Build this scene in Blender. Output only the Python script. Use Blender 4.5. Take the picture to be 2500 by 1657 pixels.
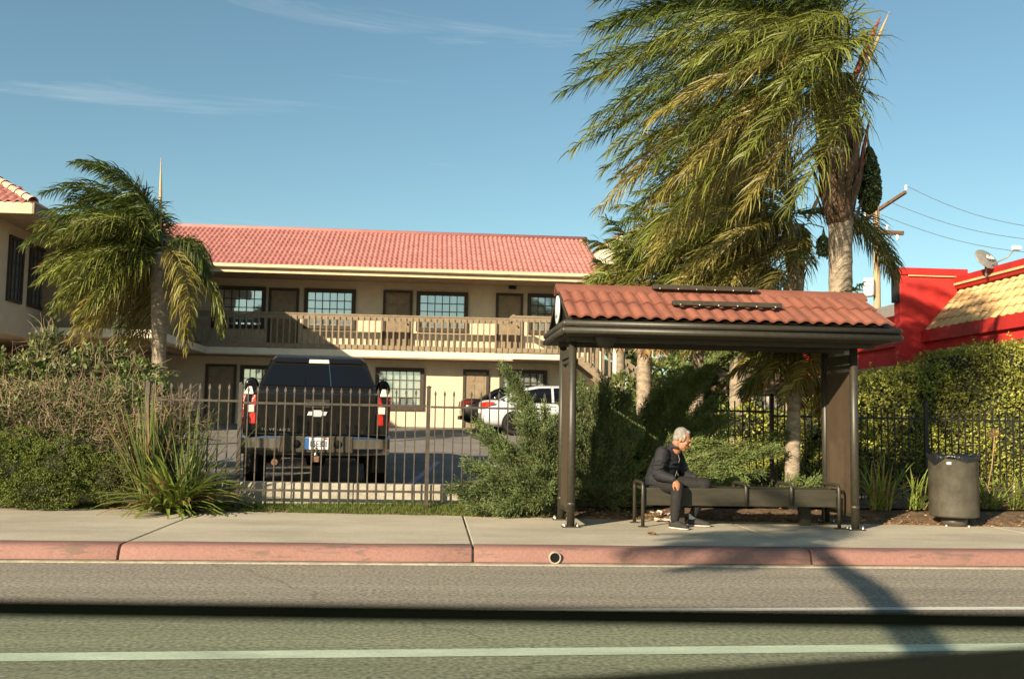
import bpy, bmesh, math, random
from mathutils import Vector, Matrix
R=math.radians
random.seed(7)
for o in list(bpy.data.objects): bpy.data.objects.remove(o)
SC=bpy.context.scene; COL=SC.collection
# ------------------------------------------------------------------ camera
YAW,PITCH,ROLL=R(4.5),R(4.7),R(1.05); FPX=2430.0
CAM=Vector((0,0,1.35))
fwd=Vector((math.sin(YAW)*math.cos(PITCH),math.cos(YAW)*math.cos(PITCH),math.sin(PITCH)))
_r=Vector((math.cos(YAW),-math.sin(YAW),0)); _u=_r.cross(fwd)
CR=_r*math.cos(ROLL)+_u*math.sin(ROLL); CU=-_r*math.sin(ROLL)+_u*math.cos(ROLL)
cd=bpy.data.cameras.new('camera'); cam=bpy.data.objects.new('camera',cd); COL.objects.link(cam)
cam.matrix_world=Matrix(((CR.x,CU.x,-fwd.x,CAM.x),(CR.y,CU.y,-fwd.y,CAM.y),(CR.z,CU.z,-fwd.z,CAM.z),(0,0,0,1)))
cd.sensor_width=36; cd.lens=36*FPX/2500; cd.clip_start=.05; cd.clip_end=3000
cd.dof.use_dof=True; cd.dof.focus_distance=12.5; cd.dof.aperture_fstop=6.3
SC.camera=cam
# ------------------------------------------------------------------ sun, sky, exposure
SUN_AZ,SUN_EL=R(41),R(22.5)          # the light travels towards +Y turned 41 deg to +X
w=bpy.data.worlds.new('World'); SC.world=w; w.use_nodes=True
nt=w.node_tree; nt.nodes.clear()
out=nt.nodes.new('ShaderNodeOutputWorld'); bg=nt.nodes.new('ShaderNodeBackground'); sky=nt.nodes.new('ShaderNodeTexSky')
sky.sky_type='NISHITA'; sky.sun_disc=False; sky.sun_elevation=SUN_EL; sky.sun_rotation=SUN_AZ+math.pi
sky.air_density=1.0; sky.dust_density=0.6; sky.ozone_density=2.5; sky.altitude=100
tc=nt.nodes.new('ShaderNodeTexCoord'); mp=nt.nodes.new('ShaderNodeMapping'); nz=nt.nodes.new('ShaderNodeTexNoise')
mp.inputs['Scale'].default_value=(1.4,2.5,19); mp.inputs['Rotation'].default_value=(0,R(-9),0); mp.inputs['Location'].default_value=(1.0,.2,.4)
nz.inputs['Scale'].default_value=1.5; nz.inputs['Detail'].default_value=7; nz.inputs['Roughness'].default_value=.62; nz.inputs['Distortion'].default_value=.6
rp=nt.nodes.new('ShaderNodeValToRGB'); rp.color_ramp.elements[0].position=.60; rp.color_ramp.elements[1].position=.84
rp.color_ramp.elements[1].color=(.18,.18,.18,1)
mx=nt.nodes.new('ShaderNodeMix'); mx.data_type='RGBA'
mul=nt.nodes.new('ShaderNodeMix'); mul.data_type='RGBA'; mul.blend_type='MULTIPLY'; mul.inputs[0].default_value=1; mul.inputs[7].default_value=(.86,.96,.80,1)
nt.links.new(tc.outputs['Generated'],mp.inputs[0]); nt.links.new(mp.outputs[0],nz.inputs['Vector']); nt.links.new(nz.outputs[0],rp.inputs[0])
hsv=nt.nodes.new('ShaderNodeHueSaturation'); hsv.inputs['Saturation'].default_value=1.0; nt.links.new(sky.outputs[0],hsv.inputs['Color']); nt.links.new(hsv.outputs[0],mul.inputs[6]); nt.links.new(mul.outputs[2],mx.inputs[6]); nt.links.new(rp.outputs[0],mx.inputs[0]); mx.inputs[7].default_value=(9.0,8.6,8.0,1)
nt.links.new(mx.outputs[2],bg.inputs[0]); bg.inputs[1].default_value=.080; nt.links.new(bg.outputs[0],out.inputs[0])
sd=bpy.data.lights.new('sun','SUN'); sd.energy=5; sd.angle=R(.55); sd.color=(1,.85,.62)
sun=bpy.data.objects.new('sun',sd); COL.objects.link(sun)
SUND=Vector((math.sin(SUN_AZ)*math.cos(SUN_EL),math.cos(SUN_AZ)*math.cos(SUN_EL),-math.sin(SUN_EL)))
sun.rotation_euler=SUND.to_track_quat('-Z','Y').to_euler(); sun.location=(-10,-10,12)
SC.view_settings.view_transform='Standard'; SC.view_settings.look='None'; SC.view_settings.exposure=1.05; SC.view_settings.gamma=1
SC.render.engine='CYCLES'; SC.cycles.max_bounces=6; SC.cycles.transparent_max_bounces=12
# ------------------------------------------------------------------ helpers
def at(px,py,Y):
    d=fwd*FPX+CR*(px-1250)-CU*(py-828.5); return CAM+d*(Y/d.y)
def atZ(px,py,Z):
    d=fwd*FPX+CR*(px-1250)-CU*(py-828.5); return CAM+d*((Z-CAM.z)/d.z)
K=2500/2366
def rv(a,b): return random.uniform(a,b)
class MB:
    def __init__(s): s.v=[]; s.f=[]; s.s=[]
    def add(s,vs,fs,sm=False):
        n=len(s.v); s.v.extend([tuple(v) for v in vs]); s.f.extend([tuple(i+n for i in f) for f in fs]); s.s.extend([sm]*len(fs)); return s
    def box(s,x0,x1,y0,y1,z0,z1,M=None):
        vs=[(x0,y0,z0),(x1,y0,z0),(x1,y1,z0),(x0,y1,z0),(x0,y0,z1),(x1,y0,z1),(x1,y1,z1),(x0,y1,z1)]
        if M is not None: vs=[M@Vector(v) for v in vs]
        return s.add(vs,[(3,2,1,0),(4,5,6,7),(0,1,5,4),(1,2,6,5),(2,3,7,6),(3,0,4,7)])
    def bar(s,a,b,wx,wz,up=(0,0,1)):
        a=Vector(a); b=Vector(b); d=(b-a); L=d.length; d.normalize(); up=Vector(up); x=d.cross(up)
        if x.length<1e-4: x=Vector((1,0,0))
        x.normalize(); z=x.cross(d)
        M=Matrix(((x.x,d.x,z.x,a.x),(x.y,d.y,z.y,a.y),(x.z,d.z,z.z,a.z),(0,0,0,1)))
        return s.box(-wx/2,wx/2,0,L,-wz/2,wz/2,M)
    def tube(s,pts,r,n=8,cap=True,sm=True,closed=False,fl=None):
        pts=[Vector(p) for p in pts]; m=len(pts); rr=r if isinstance(r,(list,tuple)) else [r]*m
        vs=[]; prev=None
        for i,p in enumerate(pts):
            t=(pts[min(i+1,m-1)]-pts[max(i-1,0)]).normalized()
            if prev is None:
                q=Vector((0,0,1)) if abs(t.z)<.9 else Vector((1,0,0)); x=t.cross(q).normalized()
            else:
                x=(prev-t*prev.dot(t)).normalized()
            prev=x; y=t.cross(x)
            for k in range(n):
                a=2*math.pi*k/n; vs.append(p+x*math.cos(a)*rr[i]+y*math.sin(a)*rr[i])
        fs=[(i*n+k,i*n+(k+1)%n,(i+1)*n+(k+1)%n,(i+1)*n+k) for i in range(m-1) for k in range(n)]
        nn=len(s.v); s.add(vs,fs,sm)
        if cap: s.add([],[]); s.f.append(tuple(nn+k for k in reversed(range(n)))); s.f.append(tuple(nn+(m-1)*n+k for k in range(n))); s.s+= [False,False]
        return s
    def lathe(s,prof,c,axis='z',n=24,sm=True):
        vs=[]; m=len(prof)
        for (r,h) in prof:
            for k in range(n):
                a=2*math.pi*k/n; x,y=r*math.cos(a),r*math.sin(a)
                p={'z':(x,y,h),'y':(x,h,y),'x':(h,x,y)}[axis]; vs.append((c[0]+p[0],c[1]+p[1],c[2]+p[2]))
        fs=[]
        for i in range(m-1):
            for k in range(n):
                q=(i*n+k,i*n+(k+1)%n,(i+1)*n+(k+1)%n,(i+1)*n+k); fs.append(q if axis!='y' else q[::-1])
        return s.add(vs,fs,sm)
    def prism(s,poly,ex,M=None,sm=False):
        """poly: 3D points; ex: extrude vector"""
        p=[Vector(a) for a in poly]; e=Vector(ex); n=len(p); vs=p+[a+e for a in p]
        if M is not None: vs=[M@v for v in vs]
        return s.add(vs,[tuple(reversed(range(n))),tuple(range(n,2*n))]+[(i,(i+1)%n,n+(i+1)%n,n+i) for i in range(n)],sm)
    def quad(s,a,b,c,d): return s.add([a,b,c,d],[(0,1,2,3)])
    def loft(s,secs,closed=True,cap=True,sm=True):
        n=len(secs[0]); vs=[p for q in secs for p in q]; m=len(secs); fs=[]
        for i in range(m-1):
            for k in range(n if closed else n-1): fs.append((i*n+k,i*n+(k+1)%n,(i+1)*n+(k+1)%n,(i+1)*n+k))
        if cap and closed: fs+= [tuple(reversed(range(n))),tuple((m-1)*n+k for k in range(n))]
        return s.add(vs,fs,sm)
    def mesh(s,name):
        m=bpy.data.meshes.new(name); m.from_pydata(s.v,[],s.f); m.polygons.foreach_set('use_smooth',s.s[:len(m.polygons)]) if len(s.s)>=len(m.polygons) else None
        m.update(); return m
    def build(s,name,mat,parent=None,bevel=0,seg=2,fixn=True,wn=False,local=True,sub=0):
        me=s.mesh(name)
        if fixn:
            b=bmesh.new(); b.from_mesh(me); bmesh.ops.recalc_face_normals(b,faces=b.faces[:]); b.to_mesh(me); b.free()
        me.materials.append(MAT(mat)); o=bpy.data.objects.new(name,me); COL.objects.link(o)
        if parent is not None:
            o.parent=parent
            if not local: o.location=-WORLDLOC[parent.name]
        if sub: q=o.modifiers.new('sub','SUBSURF'); q.levels=q.render_levels=sub
        if bevel: q=o.modifiers.new('bevel','BEVEL'); q.width=bevel; q.segments=seg; q.limit_method='ANGLE'; q.angle_limit=R(40)
        return o
WORLDLOC={}
def inst(name,me,parent,loc=(0,0,0),rot=(0,0,0),sc=(1,1,1)):
    o=bpy.data.objects.new(name,me); COL.objects.link(o); o.parent=parent; o.location=loc; o.rotation_euler=rot; o.scale=sc; return o
def thing(name,label,cat,loc=(0,0,0),rotz=0,group=None):
    o=bpy.data.objects.new(name,None); COL.objects.link(o); o.location=loc; o.rotation_euler=(0,0,rotz); o.empty_display_size=.2
    WORLDLOC[o.name]=Vector(loc); return tag(o,label,cat,group)
def tag(o,label,cat,group=None):
    o['label']=label; o['category']=cat
    if group: o['group']=group
    return o
def struct(o,label=None):
    o['kind']='structure'
    if label: o['label']=label
    return o
def stuff(o,label=None,cat=None):
    o['kind']='stuff'
    if label: o['label']=label
    if cat: o['category']=cat
    return o
# ------------------------------------------------------------------ materials
MATS={}
def MAT(n): return MATS[n] if isinstance(n,str) else n
def pm(name,col,rough=.8,var=.12,scale=6.,bump=.15,bscale=60.,metal=0,spec=.4,col2=None,rnd=.0,stretch=(1,1,1),isl=0.,trans=0,detail=5,coat=0,alpha=1.,speck=0,sscale=45.,chip=None,crack=0):
    m=bpy.data.materials.new(name); m.use_nodes=True; t=m.node_tree; N=t.nodes; L=t.links
    b=N['Principled BSDF']; b.inputs['Roughness'].default_value=rough; b.inputs['Metallic'].default_value=metal; b.inputs['Specular IOR Level'].default_value=spec
    b.inputs['Coat Weight'].default_value=coat
    g=N.new('ShaderNodeNewGeometry'); mp=N.new('ShaderNodeMapping'); mp.inputs['Scale'].default_value=stretch; L.new(g.outputs['Position'],mp.inputs[0])
    n=N.new('ShaderNodeTexNoise'); n.inputs['Scale'].default_value=scale; n.inputs['Detail'].default_value=detail; n.inputs['Roughness'].default_value=.65; L.new(mp.outputs[0],n.inputs['Vector'])
    mix=N.new('ShaderNodeMix'); mix.data_type='RGBA'
    c=Vector(col); c2=Vector(col2) if col2 else c*(1-2.2*var)
    c1=c if col2 else c*(1+var)
    mix.inputs[6].default_value=(*c2,1); mix.inputs[7].default_value=(*c1,1)
    mr=N.new('ShaderNodeMapRange'); mr.inputs[1].default_value=.3; mr.inputs[2].default_value=.7; L.new(n.outputs[0],mr.inputs[0]); L.new(mr.outputs[0],mix.inputs[0])
    src=mix.outputs[2]
    if speck:
        ns=N.new('ShaderNodeTexNoise'); ns.inputs['Scale'].default_value=sscale; ns.inputs['Detail'].default_value=2; L.new(g.outputs['Position'],ns.inputs['Vector'])
        ms_=N.new('ShaderNodeMapRange'); ms_.inputs[1].default_value=.3; ms_.inputs[2].default_value=.7; ms_.inputs[3].default_value=1-speck; ms_.inputs[4].default_value=1+speck; L.new(ns.outputs[0],ms_.inputs[0])
        hv=N.new('ShaderNodeHueSaturation'); L.new(src,hv.inputs['Color']); L.new(ms_.outputs[0],hv.inputs['Value']); src=hv.outputs[0]
    if chip:
        nc=N.new('ShaderNodeTexNoise'); nc.inputs['Scale'].default_value=chip[2]; nc.inputs['Detail'].default_value=6; nc.inputs['Roughness'].default_value=.7; mc=N.new('ShaderNodeMapping'); mc.inputs['Scale'].default_value=chip[3]; L.new(g.outputs['Position'],mc.inputs[0]); L.new(mc.outputs[0],nc.inputs['Vector'])
        mh=N.new('ShaderNodeMapRange'); mh.inputs[1].default_value=chip[1]; mh.inputs[2].default_value=chip[1]+.05; L.new(nc.outputs[0],mh.inputs[0]); mm=N.new('ShaderNodeMix'); mm.data_type='RGBA'; L.new(mh.outputs[0],mm.inputs[0]); L.new(src,mm.inputs[6]); mm.inputs[7].default_value=(*chip[0],1); src=mm.outputs[2]
    if crack:
        nd=N.new('ShaderNodeTexNoise'); nd.inputs['Scale'].default_value=1.6; nd.inputs['Detail'].default_value=5; L.new(g.outputs['Position'],nd.inputs['Vector']); va=N.new('ShaderNodeMixRGB'); va.blend_type='ADD'; va.inputs[0].default_value=.7; L.new(g.outputs['Position'],va.inputs[1]); L.new(nd.outputs['Color'],va.inputs[2])
        vo=N.new('ShaderNodeTexVoronoi'); vo.feature='DISTANCE_TO_EDGE'; vo.inputs['Scale'].default_value=crack; L.new(va.outputs[0],vo.inputs['Vector']); mk=N.new('ShaderNodeMapRange'); mk.inputs[1].default_value=.0; mk.inputs[2].default_value=.0025; mk.inputs[3].default_value=.6; mk.inputs[4].default_value=1; L.new(vo.outputs[0],mk.inputs[0])
        hk=N.new('ShaderNodeHueSaturation'); L.new(src,hk.inputs['Color']); L.new(mk.outputs[0],hk.inputs['Value']); src=hk.outputs[0]
    if rnd or isl:
        val=None
        hs=N.new('ShaderNodeHueSaturation'); mr2=N.new('ShaderNodeMapRange'); a=max(rnd,isl); mr2.inputs[3].default_value=1-a; mr2.inputs[4].default_value=1+a
        if isl: L.new(g.outputs['Random Per Island'],mr2.inputs[0])
        else:
            oi=N.new('ShaderNodeObjectInfo'); L.new(oi.outputs['Random'],mr2.inputs[0])
        L.new(mr2.outputs[0],hs.inputs['Value']); L.new(src,hs.inputs['Color']); src=hs.outputs[0]
        if isl:
            mr3=N.new('ShaderNodeMapRange'); mr3.inputs[3].default_value=.5-.06*isl; mr3.inputs[4].default_value=.5+.05*isl; L.new(g.outputs['Random Per Island'],mr3.inputs[0]); L.new(mr3.outputs[0],hs.inputs['Hue'])
    L.new(src,b.inputs['Base Color'])
    if bump:
        n2=N.new('ShaderNodeTexNoise'); n2.inputs['Scale'].default_value=bscale; n2.inputs['Detail'].default_value=4; L.new(mp.outputs[0],n2.inputs['Vector'])
        bp=N.new('ShaderNodeBump'); bp.inputs['Strength'].default_value=bump; bp.inputs['Distance'].default_value=.02; L.new(n2.outputs[0],bp.inputs['Height']); L.new(bp.outputs[0],b.inputs['Normal'])
    o=N['Material Output']
    if trans:
        tr=N.new('ShaderNodeBsdfTranslucent'); L.new(src,tr.inputs[0]); ms=N.new('ShaderNodeMixShader'); ms.inputs[0].default_value=trans; L.new(b.outputs[0],ms.inputs[1]); L.new(tr.outputs[0],ms.inputs[2]); L.new(ms.outputs[0],o.inputs[0])
    if alpha<1:
        tp=N.new('ShaderNodeBsdfTransparent'); ms=N.new('ShaderNodeMixShader'); ms.inputs[0].default_value=alpha; L.new(tp.outputs[0],ms.inputs[1]); L.new(b.outputs[0],ms.inputs[2]); L.new(ms.outputs[0],o.inputs[0])
    MATS[name]=m; return m
def glassmat(name,tint=(.02,.025,.03),rough=.04,spec=.6):
    m=bpy.data.materials.new(name); m.use_nodes=True; b=m.node_tree.nodes['Principled BSDF']; b.inputs['Base Color'].default_value=(*tint,1); b.inputs['Roughness'].default_value=rough; b.inputs['Specular IOR Level'].default_value=spec; MATS[name]=m; return m
def clearglass(name,tint,refl=.06):
    m=bpy.data.materials.new(name); m.use_nodes=True; t=m.node_tree; N=t.nodes; N.remove(N['Principled BSDF'])
    a=N.new('ShaderNodeBsdfTransparent'); a.inputs[0].default_value=(*tint,1); g=N.new('ShaderNodeBsdfGlossy'); g.inputs['Roughness'].default_value=.02
    f=N.new('ShaderNodeFresnel'); f.inputs[0].default_value=1.45; ms=N.new('ShaderNodeMixShader'); t.links.new(f.outputs[0],ms.inputs[0]); t.links.new(a.outputs[0],ms.inputs[1]); t.links.new(g.outputs[0],ms.inputs[2]); t.links.new(ms.outputs[0],N['Material Output'].inputs[0]); MATS[name]=m; return m
pm('asphalt',(.265,.232,.178),.92,.13,1.5,.7,110,stretch=(.07,1,1),speck=.5,sscale=32,crack=.12,chip=((.15,.13,.105),.665,5,(.3,1.2,1)))
pm('lot_asphalt',(.21,.185,.16),.92,.16,.7,.4,120,speck=.15,sscale=25,crack=.12)
pm('concrete',(.43,.375,.28),.88,.13,1.1,.25,90,stretch=(.5,1,1),speck=.10,sscale=50,chip=((.30,.26,.20),.69,9,(.6,1,1)))
pm('concrete_wall',(.36,.32,.25),.9,.15,5,.3,70)
pm('line_paint',(.62,.61,.54),.8,.14,5,.3,120,stretch=(.3,1,1),speck=.12,chip=((.3,.28,.24),.64,7,(.35,1,1)))
pm('kerb_paint',(.26,.128,.105),.75,.10,2.2,.3,60,col2=(.215,.115,.092),stretch=(.35,1,1),speck=.10,sscale=40,chip=((.16,.095,.075),.565,6,(.35,1,2.0)))
pm('kerb_raw',(.36,.315,.24),.9,.15,7,.3,80,speck=.15)
pm('soil',(.16,.10,.055),.95,.3,6,.8,40)
pm('turf',(.10,.12,.03),.95,.3,5,.6,60)
pm('grass_blade',(.13,.17,.03),.75,.25,9,0,isl=.35,trans=.3)
pm('stucco',(.60,.49,.35),.9,.05,3,.35,90)
pm('stucco_white',(.68,.60,.47),.9,.05,3,.3,90)
pm('brown_trim',(.245,.182,.115),.75,.12,6,.1,50,rnd=.08)
pm('dark_trim',(.055,.04,.026),.7,.12,6,.1,50)
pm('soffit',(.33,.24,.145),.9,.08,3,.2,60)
pm('gutter',(.55,.43,.27),.6,.08,3,.05,50)
pm('roof_pink',(.375,.15,.132),.75,.08,2.2,.15,60,rnd=.06)
pm('roof_field',(.375,.15,.132),.75,.08,2.2,.15,60,isl=.06)
pm('roof_pale',(.62,.40,.28),.8,.14,2.2,.15,60,rnd=.12)
pm('shelter_tile',(.25,.085,.052),.85,.12,3,.5,160,rnd=.13,col2=(.17,.062,.042))
pm('bronze',(.036,.031,.020),.48,.15,20,.04,90,spec=.6)
pm('bronze_matt',(.045,.037,.022),.6,.2,12,.1,120)
pm('bench_wood',(.038,.032,.019),.6,.2,9,.15,60,stretch=(.2,1,1))
pm('panel_brown',(.085,.057,.034),.6,.12,4,.05,300,alpha=.80)
pm('white_sign',(.72,.72,.68),.5,.03,4,0)
pm('bolt',(.5,.48,.42),.4,.1,9,0,metal=.7)
pm('iron',(.058,.044,.031),.55,.25,14,.15,120,rnd=.15)
pm('iron_black',(.016,.014,.011),.55,.2,14,.1,120,rnd=.15)
pm('can_metal',(.075,.066,.048),.42,.2,7,.12,40,spec=.6)
pm('bag',(.012,.012,.014),.3,.1,20,.6,30,spec=.6)
pm('black_paint',(.008,.007,.006),.22,.05,5,0,spec=.35,coat=.15)
pm('black_plastic',(.016,.015,.014),.6,.1,20,.1,120)
pm('silver_paint',(.50,.53,.56),.25,.04,4,0,coat=.4,metal=.15)
pm('chrome',(.55,.53,.48),.12,.05,6,0,metal=1)
pm('tyre',(.014,.013,.012),.85,.2,30,.2,90)
pm('rim',(.55,.53,.5),.3,.05,9,0,metal=.8)
pm('red_lens',(.55,.022,.01),.22,.2,30,.3,70,spec=.7)
pm('clear_lens',(.62,.58,.5),.2,.1,40,.3,80,spec=.7)
pm('plate_white',(.72,.70,.66),.5,.03,8,0)
pm('plate_blue',(.03,.10,.30),.5,.03,8,0)
pm('text_dark',(.03,.03,.05),.6,.02,8,0)
pm('rust',(.22,.12,.07),.8,.3,40,.3,60)
glassmat('dark_glass',(.005,.006,.008),.05,.35); glassmat('window_glass',(.10,.11,.12),.05,.9)
pm('curtain',(.75,.72,.66),.9,.06,3,.2,12,stretch=(8,1,.3))
pm('red_wall',(.55,.03,.024),.8,.13,1.2,.2,60)
pm('red_trim',(.42,.022,.018),.6,.1,3,.1,60)
pm('ochre_wall',(.40,.20,.04),.85,.2,2,.2,60)
pm('tan_tile',(.66,.43,.20),.8,.1,2.5,.2,60,rnd=.10)
pm('grey_metal',(.28,.26,.23),.5,.1,9,.05,60,metal=.2)
pm('pole_wood',(.42,.28,.16),.85,.2,5,.3,60,stretch=(1,1,.15))
pm('wire',(.10,.09,.08),.6,.1,9,0)
pm('bark_palm',(.31,.245,.175),.95,.28,7,.7,28,stretch=(1,1,2.2))
pm('bark_dark',(.15,.095,.055),.95,.4,9,.9,30,stretch=(1,1,.4))
pm('twig',(.30,.21,.13),.9,.3,9,.3,60,isl=.25)
pm('frond_green',(.095,.125,.023),.48,.25,1.6,0,isl=.45,trans=.22,spec=.3)
pm('frond_mid',(.155,.17,.030),.48,.25,1.6,0,isl=.45,trans=.22,spec=.3)
pm('frond_yellow',(.27,.215,.06),.45,.25,1.6,0,isl=.4,trans=.22,col2=(.17,.15,.03))
pm('frond_dry',(.40,.245,.11),.7,.25,2,0,isl=.35,trans=.2)
pm('fruit_dark',(.05,.075,.018),.6,.3,20,.3,60,isl=.4)
pm('fruit_green',(.22,.24,.05),.6,.3,20,.3,60,isl=.4)
pm('spear',(.52,.36,.18),.7,.15,8,.2,50,stretch=(1,1,.2))
pm('sheath_red',(.30,.07,.045),.6,.2,9,.2,50)
pm('juniper',(.14,.18,.06),.7,.3,3,0,isl=.4,trans=.12)
pm('juniper_warm',(.14,.18,.048),.7,.3,3,0,isl=.4,trans=.12)
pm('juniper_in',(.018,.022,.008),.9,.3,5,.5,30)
pm('leaf_ivy',(.33,.33,.055),.55,.35,1.6,0,isl=.5,trans=.25)
pm('leaf_shrub',(.13,.165,.04),.5,.35,2,0,isl=.45,trans=.2)
pm('leaf_moss',(.125,.155,.022),.7,.3,2.5,0,isl=.4,trans=.15)
pm('leaf_strap',(.24,.30,.06),.38,.2,3,0,isl=.35,trans=.25,spec=.5)
pm('leaf_brown',(.26,.15,.07),.8,.3,6,0,isl=.35,trans=.15)
pm('skin',(.40,.175,.095),.55,.12,25,.1,90)
pm('hair',(.27,.245,.215),.7,.25,40,.6,140,stretch=(1,1,.5))
pm('jacket',(.014,.014,.017),.75,.2,18,.5,40)
pm('trousers',(.014,.012,.011),.85,.2,18,.4,40)
pm('shoe',(.028,.026,.024),.7,.2,30,.2,90); pm('sole',(.55,.50,.42),.7,.08,20,0); pm('sock',(.55,.55,.56),.9,.05,20,0)
pm('paper',(.62,.50,.42),.8,.15,12,.3,40); pm('timber',(.15,.085,.05),.9,.25,7,.4,50,stretch=(.3,1,1)); pm('flagstone',(.26,.115,.05),.9,.2,6,.4,50)
pm('rock',(.42,.33,.22),.95,.15,8,.8,25)
pm('door_black',(.006,.006,.005),.7,.1,9,.1,80,spec=.15)
clearglass('car_glass',(.85,.925,.85))
pm('glass_edge',(.002,.003,.002),.8,.1,9,0,spec=0)
pm('red_lens_shaded',(.10,.008,.006),.25,.1,30,.2,70)  # deeper red stands in for shade on the black sedan's tail lamps
# ================================================================== THE GROUND
struct(MB().quad((-900,-400,-.06),(900,-400,-.06),(900,1500,-.06),(-900,1500,-.06)).build('ground','soil'))
road=struct(MB().quad((-120,-9,0),(120,-9,0),(120,9.56,0),(-120,9.56,0)).build('road','asphalt'))
def lane(y0,sl,wd): 
    m=MB(); m.quad((-40,y0-40*sl-wd/2,.004),(40,y0+40*sl-wd/2,.004),(40,y0+40*sl+wd/2,.004),(-40,y0-40*sl+wd/2,.004)); return m.build('lane_line','line_paint',road)
lane(5.93,.045,.19); lane(7.21,.042,.11); lane(3.2,.04,.12)
def ybk(x): return 12.78-.095*max(-9,min(9,x))
joints=[-22.6,-19.3,-16,-12.7,-9.4,-6.12,-2.85,.42,3.72,7.0,10.3,13.6,16.9]
side=struct(MB().quad((-60,9.85,.128),(60,9.85,.128),(60,11.6,.128),(-60,11.6,.128)).build('sidewalk','kerb_raw'))
kerb=struct(MB().prism([(-60,9.58,-.03),(-60,9.83,-.03),(-60,9.83,.12),(-60,9.64,.12)],(120,0,0)).build('kerb','kerb_raw'))
MB().box(-60,60,9.46,9.575,-.02,.012).build('gutter_edge','kerb_raw',kerb)
for i in range(len(joints)-1):
    a,b=joints[i]+.011,joints[i+1]-.011
    MB().prism([(a,9.86,.09),(b,9.86,.09),(b,ybk(b),.09),(a,ybk(a),.09)],(0,0,.06)).build('slab','concrete',side,bevel=.008)
    prof=[(9.548,.016),(9.562,.06),(9.585,.112),(9.605,.136),(9.635,.149),(9.68,.152),(9.855,.152),(9.855,.02)]
    m=MB(); n=len(prof); segs=6
    secs=[]
    for k in range(segs+1):
        x=a+(b-a)*k/segs; wv=.006*math.sin(x*2.3)+.004*math.sin(x*5.1+1)
        secs.append([(x,y+(wv if q<6 else 0),z+(wv*.3 if 0<q<7 else 0)) for q,(y,z) in enumerate(prof)])
    m.loft(secs); m.build('kerb_stone','kerb_paint',kerb,bevel=.006)
# drain pipe mouth in the kerb face
c=atZ(1363,1371,.062); dr=Vector((c.x,9.553,.066))
MB().lathe([(.060,.012),(.060,-.02),(.046,-.02),(.046,.012)],dr,'y',20).build('drain_ring','kerb_raw',kerb)
MB().lathe([(.0,.0),(.047,.0)],dr+Vector((0,-.008,0)),'y',20).build('drain_dark','door_black',kerb)  # flat black disc paints the darkness inside the pipe
# planting strip rising to the fence, lawn and the car park
m=MB(); xs=[-40]+[-9+k for k in range(19)]+[40]
for j,(dy,z) in enumerate(((-.03,.112),(.02,.155),(.30,.205))): m.v+=[(x,ybk(x)+dy,z) for x in xs]
m.v+=[(x,13.5,.26) for x in xs]; n=len(xs)
m.f+=[(j*n+i,j*n+i+1,(j+1)*n+i+1,(j+1)*n+i) for j in range(3) for i in range(n-1)]; m.s+=[True]*len(m.f)
bed=struct(m.build('planting_bed','soil',fixn=False))
def lotz(y): return .38+(y-13.9)*.0364
lot=struct(MB().add([(-60,13.5,lotz(13.5)),(2.2,13.5,lotz(13.5)),(2.2,22,lotz(22)),(9,22,lotz(22)),(9,60,lotz(60)),(-60,60,lotz(60))],[(0,1,2,3,4,5)]).build('parking_lot','lot_asphalt'))
for x in (-4.2,-.35,3.0):
    MB().quad((x-.05,14.2,lotz(14.2)+.005),(x+.05,14.2,lotz(14.2)+.005),(x+.55,19,lotz(19)+.005),(x+.45,19,lotz(19)+.005)).build('bay_line','plate_blue',lot)
yard=struct(MB().add([(1.6,13.2,.27),(40,13.2,.27),(40,40,1.32),(1.6,40,1.32)],[(0,1,2,3)]).build('yard','soil'))
# ------------------------------------------------------------------ low wall behind the fence
lw=thing('low_wall','low pale concrete wall behind the fence in front of the pickup','wall',(-3,13.4,.2))
x=-9.0; k=0
while x<2.2:
    MB().box(x,x+.79,-.09+rv(-.004,.004),.09,-.05,.30+rv(-.004,.004)).build('wall_block','concrete_wall',lw,bevel=.01).location.x=3
    x+=.8
# ================================================================== MOTEL, MAIN BLOCK
YB,YW,YE=33.0,33.95,31.9
XL,XR=-14.0,5.55
ZS=at(860,853,YB).z; ZSB=at(860,870,YB).z; ZRT=ZS+1.17; GZ=lotz(YW)
mo=thing('motel_building','two storey tan stucco motel with pink tiled roof and long balcony','building',(-3,YW,GZ))
def B(m,name,mat,par=None,**k):
    o=m.build(name,mat,par or mo,**k)
    if par is None: o.location=-Vector((-3,YW,GZ))
    return o
ZE=6.02
B(MB().box(XL,XR,YW,YW+.2,ZSB+.1,ZE+.25),'wall','stucco'); B(MB().box(XL,XR+.8,YW+.003,YW+.2,GZ-.3,ZSB+.09),'wall','stucco')
B(MB().box(XR,XR+.22,YW-.3,42,GZ-.3,ZE),'side_wall','stucco_white')
B(MB().box(XL,4.6,YB,YW-.002,ZSB,ZS),'balcony_slab','stucco_white',bevel=.02)
B(MB().box(2.6,4.55,YB-.55,YB-.003,ZSB,ZS-.003),'landing_slab','stucco_white',bevel=.02)
B(MB().box(XL,XR,YE+.12,YW-.003,ZE-.02,ZE+.02),'soffit','soffit'); B(MB().box(XL,4.6,YB+.02,YW-.004,ZSB-.03,ZSB-.002),'ceiling','soffit')
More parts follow.
